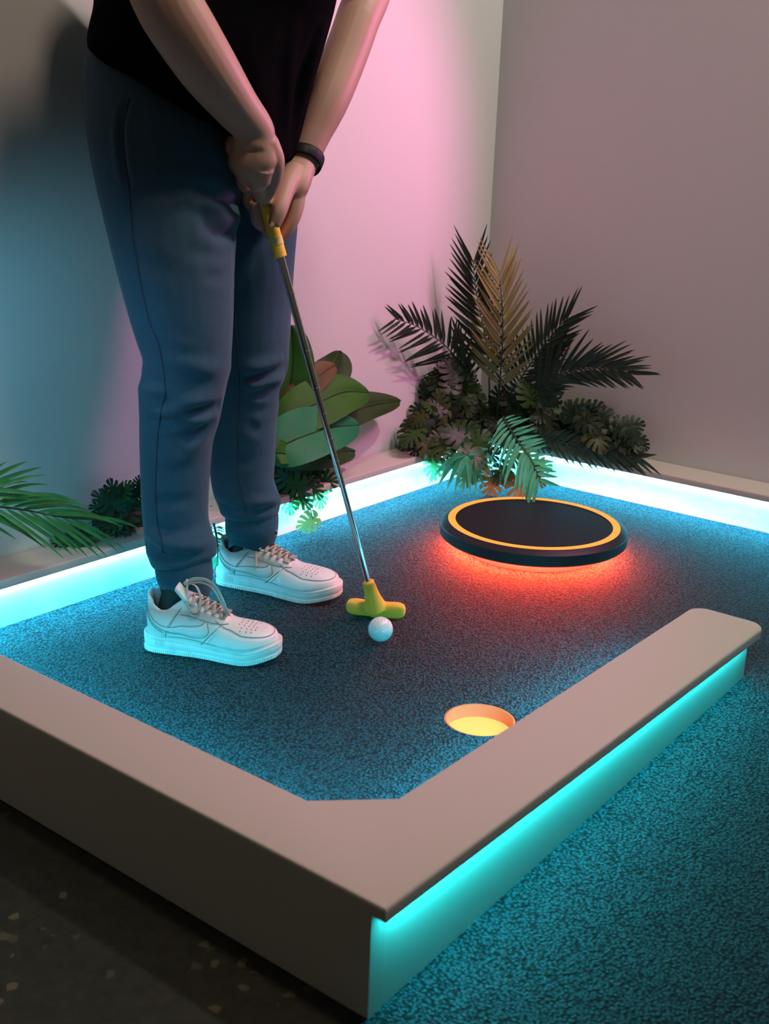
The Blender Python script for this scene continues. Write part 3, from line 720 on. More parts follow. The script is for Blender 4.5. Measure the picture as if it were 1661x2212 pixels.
# right hand (upper): back of the hand to the camera, knuckles at left, fingers round the grip
cv = Vector(_fw)
fat(px([(550, 290, 1.778), (549, 325, 1.785), (549, 356, 1.79), (556, 382, 1.80), (565, 402, 1.812)]), [.031, .035, .035, .025, .016], .72, cv)
for P, R_ in [
    ([(540, 300, 1.785), (515, 305, 1.80), (499, 322, 1.815), (502, 345, 1.845), (530, 352, 1.872), (556, 350, 1.878), (578, 345, 1.868)], [.020, .017, .0125, .0105, .010, .0095, .008]),
    ([(540, 320, 1.785), (522, 335, 1.795), (508, 352, 1.812), (512, 376, 1.846), (540, 380, 1.876), (566, 375, 1.882), (586, 368, 1.87)], [.022, .018, .0125, .011, .0105, .010, .0085]),
    ([(545, 340, 1.785), (530, 360, 1.798), (525, 378, 1.812), (528, 400, 1.848), (552, 405, 1.88), (578, 400, 1.886), (596, 392, 1.874)], [.024, .018, .0125, .011, .0105, .010, .0085]),
    ([(560, 360, 1.79), (556, 382, 1.80), (556, 402, 1.812), (563, 424, 1.838), (576, 432, 1.87), (592, 424, 1.885)], [.024, .018, .0125, .011, .0105, .009]),
    ([(575, 310, 1.785), (592, 345, 1.80), (592, 378, 1.815), (582, 408, 1.83), (571, 430, 1.842)], [.020, .0165, .0140, .0125, .0095])]:
    fat(px(P), R_)
for a_, b_, c_, r_ in ((504, 320, 1.797, .0135), (514, 350, 1.792, .0138), (529, 378, 1.794, .0138), (552, 397, 1.800, .0120)): mb.add(*blob(at(a_, b_, c_), r_, r_, r_, Vector(_r), Vector(_u), Vector(_fw)))
# left hand (lower): thumb down the grip, fingers round behind it
fat(px([(648, 362, 1.94), (636, 390, 1.925), (630, 415, 1.915), (630, 432, 1.912)]), [.027, .031, .028, .019], .75, Vector(_r*.5+_fw*.85))
for P, R_ in [
    ([(636, 372, 1.92), (622, 395, 1.895), (612, 425, 1.875), (602, 458, 1.862), (591, 488, 1.862)], [.020, .0175, .0145, .0130, .0095]),
    ([(638, 405, 1.92), (639, 440, 1.915), (631, 476, 1.912), (612, 504, 1.914), (592, 511, 1.918), (577, 499, 1.908), (571, 486, 1.902)], [.018, .0145, .0118, .0105, .0095, .0092, .0075]),
    ([(634, 405, 1.935), (626, 450, 1.945), (602, 480, 1.945), (578, 488, 1.925), (557, 478, 1.888), (548, 438, 1.872)], [.018, .0130, .0115, .0105, .0105, .0085]),
    ([(628, 400, 1.94), (608, 440, 1.95), (578, 455, 1.935), (551, 450, 1.90), (536, 434, 1.880), (533, 406, 1.868)], [.017, .0125, .0110, .0100, .0096, .0080]),
    ([(622, 395, 1.94), (600, 420, 1.95), (575, 425, 1.935), (558, 420, 1.915)], [.015, .011, .0095, .008])]:
    fat(px(P), R_)
NAIL = at(589, 483, 1.8535)
# legs inside the trousers
mb.tube(px([(400, 150, 1.93), (372, 450, 1.862), (400, 800, 1.88), (385, 1060, 1.925), (392, 1230, 1.945), (388, 1300, 1.955)]), [.09, .07, .05, .035, .024, .022], 16)
mb.tube(px([(450, 150, 1.98), (522, 450, 2.065), (522, 800, 2.13), (528, 1040, 2.185), (542, 1150, 2.20), (540, 1205, 2.21)]), [.09, .07, .05, .035, .024, .022], 16)
bm_ = evald(mb, .0023, 5)
body = use(bm_, 'body', M_skin, person); body['label'] = 'bare forearms and hands closed on the yellow grip'
bb = bvh(bm_) if False else None
MB().add(*blob(NAIL, .0052, .0072, .0016, (Vector(_r)*.93-Vector(_u)*.0+Vector(_u)*.33).normalized(), (Vector(_u)*.93-Vector(_r)*.33*-1).normalized(), Vector(_fw))).build('thumbnail', M_nail, person, smooth=True)
# hair cap
mb = MB(); mb.add(*blob(HD+hu*.034-fd*.012, .096, .082, .092, fd, sd, hu)); use(evald(mb, .006, 2), 'hair', M_hair, person)
for s in (-1, 1): MB().add(*blob(HD+fd*.082+hu*.022+sd*(s*.030), .010, .013, .008, fd, sd, hu, 12)).build('eye', mat('eye_white', (.7, .7, .7), .3) if s < 0 else bpy.data.materials['eye_white'], person, smooth=True)
# wristband
fa = (at(676, 295, 1.955)-at(640, 378, 1.935)).normalized(); wc = at(653, 345, 1.95)
e1 = Vector(_r); e1 = (e1-fa*e1.dot(fa)).normalized(); e2 = fa.cross(e1)
V = []; n = 64
prof = [(0, -.0095), (.0022, -.010), (.0030, -.006), (.0032, 0), (.0030, .006), (.0022, .010), (0, .0095)]
for i in range(n):
    a = 2*PI*i/n
    for dr, dz in prof: V.append(wc+e1*((.0300+dr)*math.cos(a)+.002)+e2*((.0310+dr)*math.sin(a))+fa*(dz+.0055*math.cos(a+.4)))
m_ = len(prof); wb = MB().add(V, [(i*m_+k, ((i+1) % n)*m_+k, ((i+1) % n)*m_+(k+1) % m_, i*m_+(k+1) % m_) for i in range(n) for k in range(m_)]).build('wristband', M_band, person, smooth=True)
wb['label'] = 'black fitness band on the wrist'

# shoes and socks
HRr, TRr = onz(322, 1362, .0), onz(600, 1408, .0)
rightS, RR = sneaker(person, onz(316, 1377, .012), onz(607, 1400, .022), {'label': 'white leather low-top sneaker nearest the camera, loosely laced',
    'paths': [[(0, 0, .002), (.020, -.006, .010), (.045, -.010, .010), (.066, -.012, -.006), (.082, -.014, -.034), (.074, -.009, -.032), (.052, -.004, -.004), (.028, 0, .003), (.006, 0, 0)],
              [(0, 0, .002), (.006, -.012, -.008), (.010, -.024, -.024), (.022, -.030, -.036), (.032, -.026, -.034), (.034, -.018, -.018), (.022, -.008, -.002), (.004, 0, 0)],
              [(0, 0, 0), (.004, -.014, -.014), (.012, -.020, -.030)]], 'up': (0, 1, .3)}, 1.24)
leftS, RL = sneaker(person, onz(473, 1238, .012), onz(735, 1275, .022), {'label': 'white leather low-top sneaker further from the camera, tied in a bow',
    'paths': [[(0, 0, .002), (-.014, -.014, .004), (-.026, -.026, -.002), (-.024, -.030, -.010), (-.012, -.020, -.008), (0, -.002, 0)],
              [(0, 0, .002), (.014, .004, .008), (.032, .008, .008), (.042, .008, .0), (.034, .004, -.006), (.014, 0, -.002), (0, 0, 0)],
              [(0, 0, 0), (.010, -.014, -.014), (.016, -.026, -.036), (.020, -.034, -.056)], [(0, 0, 0), (.014, -.004, -.010), (.026, -.010, -.022)]], 'up': (0, .4, 1)}, 1.06)
for RM, pth in ((RR, (398, 1240, 1.946)), (RL, (543, 1140, 2.20))):
    a = at(*pth); b2 = RM@Vector((.052, 0, .052)); c2 = RM@Vector((.058, 0, .036))
    MB().tube([a, a.lerp(b2, .6), b2, c2], [.028, .027, .026, .024], 20).build('sock', M_sock, person, smooth=True)
# ------------------------------------------------------------------ plants
def leafmat(name, c1, c2, rough=.42, veins=None, sc=40, trans=.12, spec=.25):
    m = bpy.data.materials.new(name); m.use_nodes = True; nt = m.node_tree; b = nt.nodes['Principled BSDF']; N = nt.nodes.new; L = nt.links.new
    tc = N('ShaderNodeTexCoord'); n = N('ShaderNodeTexNoise'); n.inputs['Scale'].default_value = sc; n.inputs['Detail'].default_value = 3
    L(tc.outputs['Object'], n.inputs['Vector']); r = N('ShaderNodeMapRange'); r.inputs[1].default_value = .35; r.inputs[2].default_value = .65; L(n.outputs['Fac'], r.inputs[0])
    x = N('ShaderNodeMix'); x.data_type = 'RGBA'; x.inputs[6].default_value = (*c1, 1); x.inputs[7].default_value = (*c2, 1); L(r.outputs[0], x.inputs[0])
    L(x.outputs[2], b.inputs['Base Color']); b.inputs['Roughness'].default_value = rough; b.inputs['Specular IOR Level'].default_value = spec
    if veins:
        uv = N('ShaderNodeUVMap'); wv = N('ShaderNodeTexWave'); wv.inputs['Scale'].default_value = veins; wv.inputs['Distortion'].default_value = .4; wv.inputs['Detail'].default_value = 1
        L(uv.outputs[0], wv.inputs['Vector']); bu = N('ShaderNodeBump'); bu.inputs['Strength'].default_value = .3; bu.inputs['Distance'].default_value = .002
        L(wv.outputs['Fac'], bu.inputs['Height']); L(bu.outputs[0], b.inputs['Normal'])
    tr = N('ShaderNodeBsdfTranslucent'); mx = N('ShaderNodeMixShader'); mx.inputs[0].default_value = trans; L(x.outputs[2], tr.inputs[0])
    L(b.outputs[0], mx.inputs[1]); L(tr.outputs[0], mx.inputs[2]); L(mx.outputs[0], nt.nodes['Material Output'].inputs['Surface']); return m
P_dark = leafmat('palm_leaf_dark', (.020, .034, .020), (.036, .050, .028), .5)
P_tan = leafmat('palm_leaf_tan', (.30, .25, .12), (.24, .23, .06), .55, sc=14)
P_green = leafmat('palm_leaf_green', (.065, .20, .055), (.10, .27, .08), .35, trans=.2)
P_bright = leafmat('palm_leaf_bright', (.07, .40, .20), (.12, .50, .28), .5, trans=.25)
P_stem = mat('dark_stem', (.02, .035, .02), .5)
F_m = [leafmat('monstera_green', (.026, .065, .018), (.045, .09, .022), .4, trans=.2), leafmat('monstera_olive', (.042, .056, .014), (.062, .070, .020), .45, trans=.2),
       leafmat('monstera_dark', (.010, .024, .010), (.020, .036, .014), .45), leafmat('monstera_light', (.09, .24, .07), (.13, .29, .09), .4, trans=.3)]
B_green = leafmat('banana_leaf_green', (.030, .12, .012), (.045, .15, .018), .5, 18, 10, .15)
B_dark = leafmat('banana_leaf_dark', (.020, .050, .012), (.034, .065, .016), .5, 18, 12)
B_brown = leafmat('banana_leaf_underside', (.17, .085, .038), (.12, .08, .034), .5, 18, 10, .2)
B_teal = leafmat('banana_leaf_front', (.020, .19, .080), (.035, .23, .10), .5, 18, 8, .15)

def atw(px_, py_, off):
    """point in front of the wall seen at that pixel, off metres nearer"""
    d = D(px_, py_); t1 = (XW-CAM[0])/d[0] if d[0] < 0 else 1e9; t2 = (YW-CAM[1])/d[1] if d[1] > 0 else 1e9; t = min(t1, t2)
    return Vector(CAM+d*(t-off))
def facing(c_): return (Vector(CAM)-c_).normalized()
def frond(name, path, nl, up_len, dn_len, wid, mt, parent, ang=(60, 25), droop=.25, roll=0.0, start=.12, seed=0, curl=0.0, stem_r=.0028, jitter=.1, rows_=5, upang=None):
    """path: list of Vectors; leaflets both sides. up_len/dn_len functions of t -> metres"""
    rng = random.Random(seed); S = [Vector(p) for p in spline([tuple(p) for p in path], 12)]; m_ = len(S)
    cum = [0]
    for i in range(1, m_): cum.append(cum[-1]+(S[i]-S[i-1]).length)
    tot = cum[-1]
    def P(t):
        s = t*tot; i = min(max(np.searchsorted(cum, s)-1, 0), m_-2); f = (s-cum[i])/max(cum[i+1]-cum[i], 1e-9); return S[i].lerp(S[i+1], f), (S[i+1]-S[i]).normalized()
    mb = MB()
    for side, lf in ((1, up_len), (-1, dn_len)):
        for i in range(nl):
            t = start+(1-start)*(i+.5*(side > 0)+rng.uniform(-.15, .15))/nl; t = min(max(t, start), .999)
            p, tg = P(t); n_ = facing(p); n_ = (n_-tg*n_.dot(tg)).normalized(); n_ = (Matrix.Rotation(roll, 3, tg)@n_)
            sd_ = tg.cross(n_).normalized()*-side          # side vector
            a0, a1 = (upang if (upang and side > 0) else ang); A = math.radians(a0+(a1-a0)*t+rng.uniform(-1, 1)*jitter*25)
            dr = tg*math.cos(A)+sd_*math.sin(A)+n_*rng.uniform(-.12, .16); dr.normalize()
            L_ = lf(t)*rng.uniform(1-jitter, 1+jitter); w_ = wid*(.75+.35*math.sin(PI*t))
            if L_ < .004: continue
            cur = p.copy(); d_ = dr.copy(); nn = (n_-dr*n_.dot(dr)).normalized(); K = 9; vs = []
            tw = rng.uniform(-.5, .5)
            for k in range(K+1):
                u = k/K; w = w_*(min(1, (u*5)**.7 if u > 0 else .0)*(1-u**2.2)**.8)+.0003
                b_ = d_.cross(nn).normalized(); b_ = (Matrix.Rotation(tw*u, 3, d_)@b_); n2 = b_.cross(d_)
                vs += [cur+b_*w+n2*w*.35, cur, cur-b_*w+n2*w*.35]
                d_ = (d_+Vector((0, 0, -1))*((droop[side < 0] if isinstance(droop, tuple) else droop)*u/K*1.6)+(tg*curl/K)).normalized(); cur = cur+d_*(L_/K)
            fs = []
            for k in range(K): q = k*3; fs += [(q, q+1, q+4, q+3), (q+1, q+2, q+5, q+4)]
            mb.add(vs, fs)
    o = mb.build(name, mt, parent, smooth=True)
    r_ = [stem_r*(1-.75*i/(m_-1)) for i in range(m_)]
    MB().tube([p-facing(p)*.0008 for p in S], r_, 8).build('stem', P_stem, o, smooth=True)
    return o
def hump(a, b=.2, peak=.45): return lambda t: a*((t/peak)**.5 if t < peak else (1-((t-peak)/(1-peak))**1.6*(1-b)))
def W4(L): return [atw(a, b, c) for a, b, c in L]

# -- corner palm
palm = tag(empty('palm_plant', tuple(onz(1065, 905, H))), 'artificial palm with dark fan of fronds and one tan frond, in the room corner', 'plant')
frond('frond', W4([(1045, 905, .10), (1025, 850, .12), (1000, 795, .13), (960, 745, .12), (900, 705, .09), (850, 688, .06)]), 20, hump(.125, .45, .35), hump(.105, .55, .4), .0050, P_dark, palm, (62, 22), .06, start=.30, seed=1, upang=(80, 40))
frond('frond', W4([(1055, 910, .08), (1057, 840, .12), (1053, 760, .15), (1040, 690, .165), (1027, 620, .17), (1022, 560, .17)]), 21, hump(.125, .8, .4), hump(.12, .8, .4), .0048, P_dark, palm, (52, 24), .04, start=.30, seed=2, curl=.1)
tan_f = frond('frond', W4([(1073, 915, .14), (1077, 850, .18), (1083, 780, .23), (1086, 700, .25), (1082, 630, .25), (1078, 585, .24)]), 22, hump(.13, .8, .4), hump(.125, .8, .4), .0042, P_tan, palm, (52, 24), .04, start=.28, seed=3, curl=.1)
tan_f['label'] = 'tan coloured frond'
frond('frond', W4([(1078, 905, .10), (1110, 840, .13), (1150, 780, .14), (1190, 725, .13), (1228, 685, .12)]), 20, hump(.105, .8, .4), hump(.105, .8, .4), .0046, P_dark, palm, (62, 16), .04, start=.22, seed=4, upang=(70, 20))
frond('frond', W4([(1100, 910, .10), (1150, 865, .12), (1200, 815, .13), (1260, 797, .13), (1320, 797, .13), (1365, 808, .13)]), 22, hump(.14, .6, .4), hump(.095, .7, .6), .0050, P_dark, palm, (52, 22), .12, start=.30, seed=5, upang=(38, 14))
frond('frond', W4([(1035, 880, .10), (1015, 830, .14), (998, 770, .15), (990, 720, .14)]), 7, hump(.07, .8, .4), hump(.05, .8, .4), .0046, P_dark, palm, (30, 12), .03, start=.45, seed=6)
frond('frond', W4([(1120, 900, .06), (1160, 850, .07), (1185, 780, .07), (1215, 740, .07)]), 9, hump(.09, .8, .4), hump(.08, .8, .4), .0055, P_dark, palm, (40, 15), .03, start=.4, seed=16)
# -- drooping palm frond in front, hanging over the rail
fp = tag(empty('palm_frond', tuple(onz(1095, 960, H))), 'bright teal-lit palm frond drooping over the rail behind the round platform', 'plant')
frond('frond', [onz(1086, 900, .20), onz(1104, 930, .185), onz(1124, 960, .165), onz(1146, 992, .145), onz(1160, 1022, .12), onz(1168, 1045, .10)], 15, hump(.066, .7, .25), hump(.115, .7, .5), .0060, P_bright, fp, (58, 30), (-.15, .6), start=.03, seed=7, upang=(62, 48), jitter=.06)
ff = tag(empty('fan_palm_leaf', tuple(onz(1008, 965, H))), 'fan-shaped palm leaf spreading down over the rail towards the round platform', 'plant')
fan = MB(); rng = random.Random(5); fc = onz(1010, 985, .125)
for i, (tx, ty) in enumerate([(925, 1048), (940, 1062), (962, 1068), (980, 1074), (998, 1072), (1015, 1075), (1030, 1068), (1046, 1060), (1068, 1042), (1075, 1010), (1090, 985), (952, 1030), (975, 1010), (1085, 965)]):
    e = onz(tx, ty, .012+.02*rng.random() if ty > 1040 else .07); d_ = e-fc; L_ = d_.length; d_.normalize(); nn = facing(fc); nn = (nn-d_*nn.dot(d_)).normalized(); b_ = d_.cross(nn); vs = []
    K = 10
    for k in range(K+1):
        u = k/K; w = .0068*((u*3)**.7 if u < .33 else (1-((u-.33)/.67)**1.6))+.0003; c_ = fc.lerp(e, u)+Vector((0, 0, .022*math.sin(u*PI)))
        vs += [c_+b_*w+nn*w*.4, c_, c_-b_*w+nn*w*.4]
    fan.add(vs, [f for k in range(K) for f in ((k*3, k*3+1, k*3+4, k*3+3), (k*3+1, k*3+2, k*3+5, k*3+4))])
fo = fan.build('leaf_blade', P_bright, ff, smooth=True)
MB().tube([onz(1030, 940, H+.004), onz(1020, 962, .125), fc], [.003, .0028, .0024], 8).build('stem', P_stem, ff, smooth=True)
# -- dark low frond on the right rail
lf = tag(empty('palm_frond', tuple(onz(1150, 955, H))), 'dark palm frond lying low along the top of the right rail', 'plant')
frond('frond', [onz(1110, 935, H+.03), onz(1180, 950, H+.035), onz(1260, 963, H+.035), onz(1340, 980, H+.03), onz(1390, 990, H+.028)], 22, hump(.06, .6, .4), hump(.085, .8, .5), .0052, P_dark, lf, (48, 22), .25, start=.05, seed=8)
# -- left palm frond
lp = tag(empty('palm_frond', tuple(onx(-60, 1150, -1.02))), 'glossy green palm frond arching in from the left edge in front of the wall', 'plant')
frond('frond', [onx(-230, 1130, -1.02), onx(-150, 1105, -.99), onx(-60, 1092, -.97), onx(0, 1095, -.95), onx(60, 1103, -.935), onx(120, 1115, -.92), onx(175, 1122, -.91)], 16, hump(.130, .95, .5), hump(.135, .85, .5), .0036, P_green, lp, (46, 16), .75, start=.02, seed=9, upang=(44, 8), curl=.5, stem_r=.003, jitter=.05)
frond('frond', [onx(-160, 1090, -.99), onx(-100, 1072, -.97), onx(-50, 1058, -.96), onx(-8, 1052, -.95)], 6, hump(.10, .95, .5), hump(.09, .85, .5), .0042, P_green, lp, (36, 12), .25, start=.1, seed=10, upang=(34, 10), curl=.3)
# -- small fern tips between the shoes
sf = tag(empty('fern', tuple(onz(462, 1130, H))), 'small bright fern hanging over the rail just behind the shoes', 'plant')
frond('frond', [onz(462, 1132, H+.004), onz(466, 1150, H+.012), onz(470, 1176, .075), onz(470, 1205, .045), onz(466, 1228, .02)], 14, hump(.030, .8, .4), hump(.035, .8, .4), .0028, P_bright, sf, (50, 25), .5, start=.1, seed=11)

# -- monstera leaves
def monstera_mesh(name, mt, seed):
    rng = random.Random(seed); vs = []; fs = []; NT, NU = 66, 6
    def prof(t):        # lobe length and direction along the midrib
        ang_ = math.radians(np.interp(t, [0, .12, .3, .6, .85, 1], [168, 128, 96, 62, 30, 4])); ln = np.interp(t, [0, .10, .28, .55, .8, 1], [.20, .36, .46, .44, .36, .30]); return ang_, ln
    for s in (-1, 1):
        nl = 5; cuts = [(i+rng.uniform(-.12, .12))/nl for i in range(1, nl)]; base = len(vs); keep = []
        for i in range(NT+1):
            t = i/NT; A, L_ = prof(t); my = .58*t; dc = min(cuts, key=lambda c_: abs(c_-t)); g = abs(dc-t)*nl      # 0 in a cut, .5 mid lobe
            for j in range(NU+1):
                u = j/NU; lim = 1.0 if g > .5 else 1-.10*(1-g/.5)**3
                cut = (u > .42) and g < (.05+.13*(u-.42)/.58)
                keep.append(not cut); r = L_*u*lim; A2 = A-.35*u*u*(1-t)
                x = s*r*math.sin(A2); y = my+r*math.cos(A2)-.30; z = .10*abs(x)-.45*x*x-.25*max(y, 0)**2+.012*math.sin(11*t+s)*u; vs.append((x, y, z))
        for i in range(NT):
            for j in range(NU):
                q = [i*(NU+1)+j, i*(NU+1)+j+1, (i+1)*(NU+1)+j+1, (i+1)*(NU+1)+j]
                if all(keep[k] for k in q) or j < 2: fs.append(tuple(base+k for k in (q if s < 0 else q[::-1])))
    me = bpy.data.meshes.new(name); me.from_pydata(vs, [], fs); me.materials.append(mt); me.polygons.foreach_set('use_smooth', [True]*len(me.polygons)); return me
LEAF = [[monstera_mesh('leaf', m_, 20+i) for m_ in F_m] for i in range(2)]
def put_leaf(parent, pos, size, kind, tip, normal, seed=0):
    """leaf centred at pos; tip: direction of the leaf tip; normal: where its face looks"""
    y = Vector(tip).normalized(); z = Vector(normal); z = (z-y*z.dot(y)).normalized(); x = y.cross(z)
    o = bpy.data.objects.new('leaf', LEAF[seed % 2][kind]); M_ = Matrix.Identity(4)
    for i in range(3): M_[i][0], M_[i][1], M_[i][2], M_[i][3] = x[i]*size, y[i]*size, z[i]*size, (Vector(pos)-parent_loc(parent))[i]
    o.matrix_basis = M_; return link(o, parent)
def scr(dx, dy, dd=0): return Vector(_r*dx-_u*dy-_fw*dd)       # direction: right, down, towards the viewer
def clump(name, label, base, spots, parent_loc_, group=None, seed=0, fill=None, stem=True):
    """spots: (px, py, height above floor or ('w', off), size px, kind, tip dx, tip dy)"""
    rng = random.Random(seed); pl = tag(empty(name, tuple(parent_loc_)), label, 'plant', group)
    st = MB(); bs_ = Vector(base)
    for i, sp in enumerate(spots):
        pos = atw(sp[0], sp[1], sp[2]); dep = (pos-Vector(CAM)).dot(Vector(_fw)); size = sp[3]*1.18*dep/FPX
        tip = scr(sp[5], sp[6], rng.uniform(-.3, .5)); nm = facing(pos)+Vector((rng.uniform(-.5, .5), rng.uniform(-.5, .5), rng.uniform(0, .7)))
        put_leaf(pl, pos, size, sp[4], tip, nm, i)
        if stem:
            a = pos-tip.normalized()*size*.18-facing(pos)*.001; mid_ = a.lerp(bs_, .5)+Vector((rng.uniform(-.02, .02), rng.uniform(-.02, .02), rng.uniform(.0, .03)))
            st.tube(spline([tuple(a), tuple(mid_), tuple(bs_+Vector((rng.uniform(-.03, .03), rng.uniform(-.02, .02), 0)))], 6), .0009, 5)
    if stem: st.build('stems', P_stem, pl, smooth=True)
    return pl
def auto_spots(poly, n, off, size, kinds, seed):
    rng = random.Random(seed); out = []; xs = [p[0] for p in poly]; ys = [p[1] for p in poly]
    def inside(x, y):
        c_ = False
        for i in range(len(poly)):
            x1, y1 = poly[i]; x2, y2 = poly[i-1]
            if (y1 > y) != (y2 > y) and x < (x2-x1)*(y-y1)/(y2-y1)+x1: c_ = not c_
        return c_
    cx = sum(xs)/len(xs); cy = sum(ys)/len(ys); k_ = 0
    while len(out) < n and k_ < 6000:
        k_ += 1; x = rng.uniform(min(xs), max(xs)); y = rng.uniform(min(ys), max(ys))
        if not inside(x, y): continue
        if any((x-o[0])**2+(y-o[1])**2 < (size*.28)**2 for o in out) and k_ < 4000: continue
        dx, dy = (x-cx)/max(1, max(xs)-cx), (y-cy)/max(1, max(ys)-cy); l_ = math.hypot(dx, dy)+.2
        out.append((x, y, rng.uniform(*off), size*rng.uniform(.75, 1.25), rng.choice(kinds), dx/l_+rng.uniform(-.6, .6), dy/l_+rng.uniform(-.4, .6)))
    return out
# mound left of the palm, mound right of it, hanging vine in front, vine under the banana plant, dark clump at the left
pl_left = [(905, 905), (925, 860), (950, 810), (985, 790), (1015, 810), (1030, 860), (1050, 900), (1050, 950), (990, 945), (930, 950), (890, 955), (882, 925)]
clump('monstera_vine', 'dark monstera mound in the corner, left of the palm stems', onz(1000, 925, H+.01), auto_spots(pl_left, 88, (.03, .16), 44, [0, 1, 2, 2, 2, 0], 1)+
      [(975, 800, .14, 60, 2, -.5, -.8), (1005, 815, .14, 50, 1, .3, -.7), (900, 915, .10, 55, 2, -.9, .2)], onz(990, 940, H), seed=1)
pl_right = [(1060, 880), (1090, 850), (1130, 850), (1170, 860), (1215, 880), (1260, 885), (1320, 905), (1360, 925), (1395, 965), (1340, 985), (1270, 965), (1190, 955), (1110, 935), (1060, 925)]
clump('monstera_vine', 'dark monstera vine trailing right along the rail from the corner', onz(1150, 920, H+.01), auto_spots(pl_right, 92, (.03, .15), 44, [0, 2, 2, 2, 1, 2], 2)+
      [(1140, 850, .14, 58, 0, -.2, -.8), (1197, 836, .12, 46, 2, .4, -.9), (1275, 890, .12, 54, 2, .8, -.5), (1290, 945, .14, 62, 1, .3, .9), (1365, 920, .13, 50, 2, .9, -.2)], onz(1160, 945, H), seed=2)
def zl(px_, py_, z, *a):      # spot given by its height, turned into an offset from the wall
    p_ = onz(px_, py_, z); w_ = atw(px_, py_, 0); return (px_, py_, (w_-p_).length/Vector(D(px_, py_)).length, *a)
hang = [zl(905, 965, .115, 42, 2, -.6, .7), zl(930, 968, .115, 58, 1, .6, .4), zl(958, 975, .11, 56, 1, .5, .9), zl(985, 940, .15, 62, 2, -.7, -.3), zl(1000, 935, .15, 58, 0, .8, -.3), zl(1030, 958, .14, 58, 0, .5, -.6), zl(1022, 985, .12, 60, 0, .8, .7),
        zl(938, 1005, .07, 52, 3, -.1, 1), zl(1000, 1000, .08, 46, 0, -.4, .6), zl(1035, 1000, .09, 56, 3, .6, .7), zl(1010, 1028, .05, 48, 0, -.5, .8), zl(1022, 1020, .05, 44, 1, .9, .5), zl(1062, 1045, .03, 52, 1, -.2, 1), zl(1085, 1020, .06, 50, 2, -.6, .9),
        zl(1100, 1030, .05, 48, 0, .8, .3), zl(1120, 1052, .03, 56, 1, .2, 1), zl(1140, 985, .10, 46, 3, .4, .9), zl(1165, 1005, .07, 46, 3, .8, .1), zl(1160, 1030, .05, 44, 1, .6, .9), zl(1110, 985, .10, 40, 0, -.2, 1), zl(1090, 955, .12, 44, 2, -.5, .7),
        zl(950, 950, .125, 50, 0, -.8, .1), zl(1055, 975, .11, 46, 2, .6, .6), zl(978, 985, .10, 42, 3, -.2, .9)]
clump('monstera_vine', 'small-leaved monstera vine hanging over the rail in the corner, tips near the platform', onz(1030, 950, H+.005), hang, onz(1030, 955, H), seed=3)
ban = [(628, 1045, .14, 62, 0, -.9, -.2), (640, 1058, .14, 58, 0, .5, .8), (615, 1030, .12, 50, 2, -.6, -.5), (612, 1065, .12, 50, 2, -.3, .6), (655, 1012, .12, 44, 2, .3, -.8), (668, 1022, .10, 40, 2, .7, -.6), (692, 1002, .10, 44, 2, .8, -.7), (700, 1040, .13, 54, 0, .9, -.1),
       (675, 1055, .15, 48, 1, .6, .7), (690, 1072, .15, 44, 3, .2, 1), (650, 1075, .15, 50, 0, .6, .6), (668, 1040, .12, 44, 2, -.2, .5), (640, 1020, .11, 44, 2, -.3, -.8), (605, 1048, .10, 48, 2, -1, .2), (625, 1085, .14, 44, 0, .2, 1), (595, 1020, .08, 50, 2, -.5, -.5), (618, 1000, .08, 44, 2, .5, -.8), (676, 1008, .08, 34, 1, .3, -1),
       zl(668, 1128, .035, 48, 3, -.9, .55)]
clump('monstera_vine', 'monstera vine trailing over the rail under the broad-leaved plant, right of the legs', onz(640, 1050, H+.01), ban, onz(640, 1055, H), seed=4)
lc = auto_spots([(215, 1075), (250, 1060), (300, 1060), (310, 1150), (270, 1160), (215, 1130)], 26, (.02, .08), 46, [2, 0, 2], 6)+auto_spots([(125, 1165), (160, 1145), (200, 1160), (195, 1185), (140, 1185)], 9, (.03, .09), 40, [2, 2, 0], 7)+[(300, 1045, .06, 30, 2, .2, -1), (455, 1103, .06, 22, 2, 1, .1)]
clump('monstera_vine', 'dark monstera clump on the left rail behind the green palm frond', onz(260, 1150, H+.005), lc, onz(250, 1155, H), seed=5)

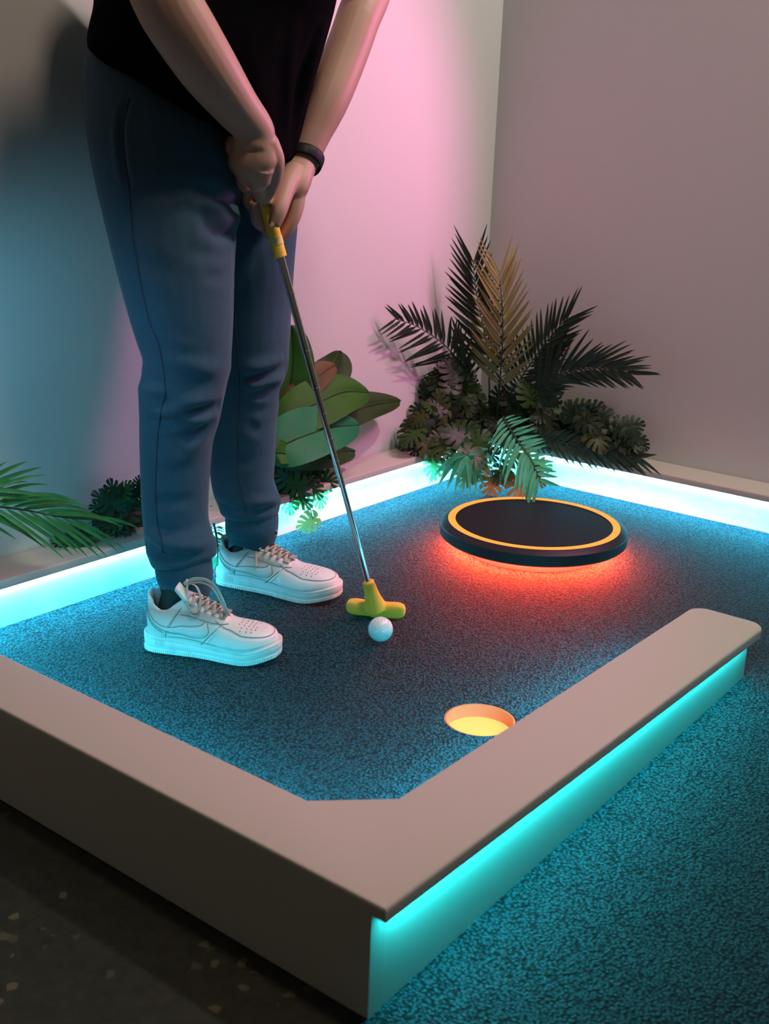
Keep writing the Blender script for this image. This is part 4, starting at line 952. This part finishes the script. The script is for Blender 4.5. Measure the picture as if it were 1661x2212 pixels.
# -- broad-leaved plant
bp = tag(empty('banana_plant', tuple(onz(618, 1040, H))), 'broad-leaved banana plant against the pink wall, half hidden by the golfer', 'plant')
def big_leaf(mid_pts, wa, wb, mt, label=None, wav=.004, tiltn=(0, 0, .3), fold=.25):
    """midrib points, half widths on both sides (m)"""
    S = [Vector(p) for p in spline([tuple(p) for p in mid_pts], 10)]; m_ = len(S); V = []; NW = 6; uvs = []
    for i, p in enumerate(S):
        t = i/(m_-1); tg = (S[min(i+1, m_-1)]-S[max(i-1, 0)]).normalized(); n_ = (facing(p)+Vector(tiltn)); n_ = (n_-tg*n_.dot(tg)).normalized(); b_ = tg.cross(n_)
        pr = (math.sin(PI*t**.95)**.48) if 0 < t < 1 else 0.0
        for j in range(-NW, NW+1):
            u = j/NW; w = (wa if u < 0 else wb)*pr*abs(u); q = p+b_*(w if u > 0 else -w)+n_*(fold*w*(1-.55*abs(u))+wav*abs(u)*math.sin(9*t+3*u)+(-.0022 if j == 0 else 0)); V.append(q); uvs.append((t+.25*abs(u), u))
    c_ = 2*NW+1; F = [(i*c_+j, i*c_+j+1, (i+1)*c_+j+1, (i+1)*c_+j) for i in range(m_-1) for j in range(c_-1)]
    o = MB().add(V, F).build('leaf', mt, bp, smooth=True); ul = o.data.uv_layers.new(name='UVMap')
    for l_ in o.data.loops: ul.data[l_.index].uv = uvs[l_.vertex_index]
    MB().tube([p+facing(p)*.0002 for p in S], [.0016*(1-.6*i/(m_-1)) for i in range(m_)], 6).build('midrib', B_dark, o, smooth=True)
    if label: o['label'] = label
    return o
big_leaf(W4([(600, 990, .06), (615, 900, .07), (632, 810, .08), (634, 750, .08), (630, 702, .08)]), .058, .045, B_green, tiltn=(0, .2, 0))
big_leaf(W4([(610, 970, .05), (650, 890, .06), (690, 830, .06), (722, 790, .06), (737, 758, .06)]), .040, .052, B_dark)
big_leaf(W4([(600, 950, .09), (630, 880, .10), (665, 835, .11), (700, 803, .11), (726, 789, .11)]), .034, .030, B_brown, 'brown underside of a leaf')
big_leaf(W4([(605, 985, .10), (660, 930, .12), (740, 898, .11), (800, 876, .10), (866, 866, .09)]), .046, .040, B_dark)
big_leaf(W4([(590, 930, .12), (640, 893, .15), (690, 868, .16), (745, 846, .16), (797, 848, .15)]), .052, .058, B_green)
big_leaf(W4([(570, 985, .16), (610, 962, .20), (660, 940, .22), (720, 922, .22), (776, 918, .21)]), .058, .060, B_teal, 'large teal-green front leaf')
big_leaf(W4([(600, 1000, .10), (640, 990, .12), (700, 985, .12), (740, 975, .11), (768, 975, .10)]), .020, .034, B_dark)
big_leaf(W4([(585, 985, .20), (600, 978, .22), (618, 980, .22), (640, 990, .21)]), .026, .026, B_green)
MB().tube([onz(618, 1040, H), atw(612, 990, .10), atw(605, 960, .12)], [.009, .007, .005], 10).build('stem', P_stem, bp, smooth=True)
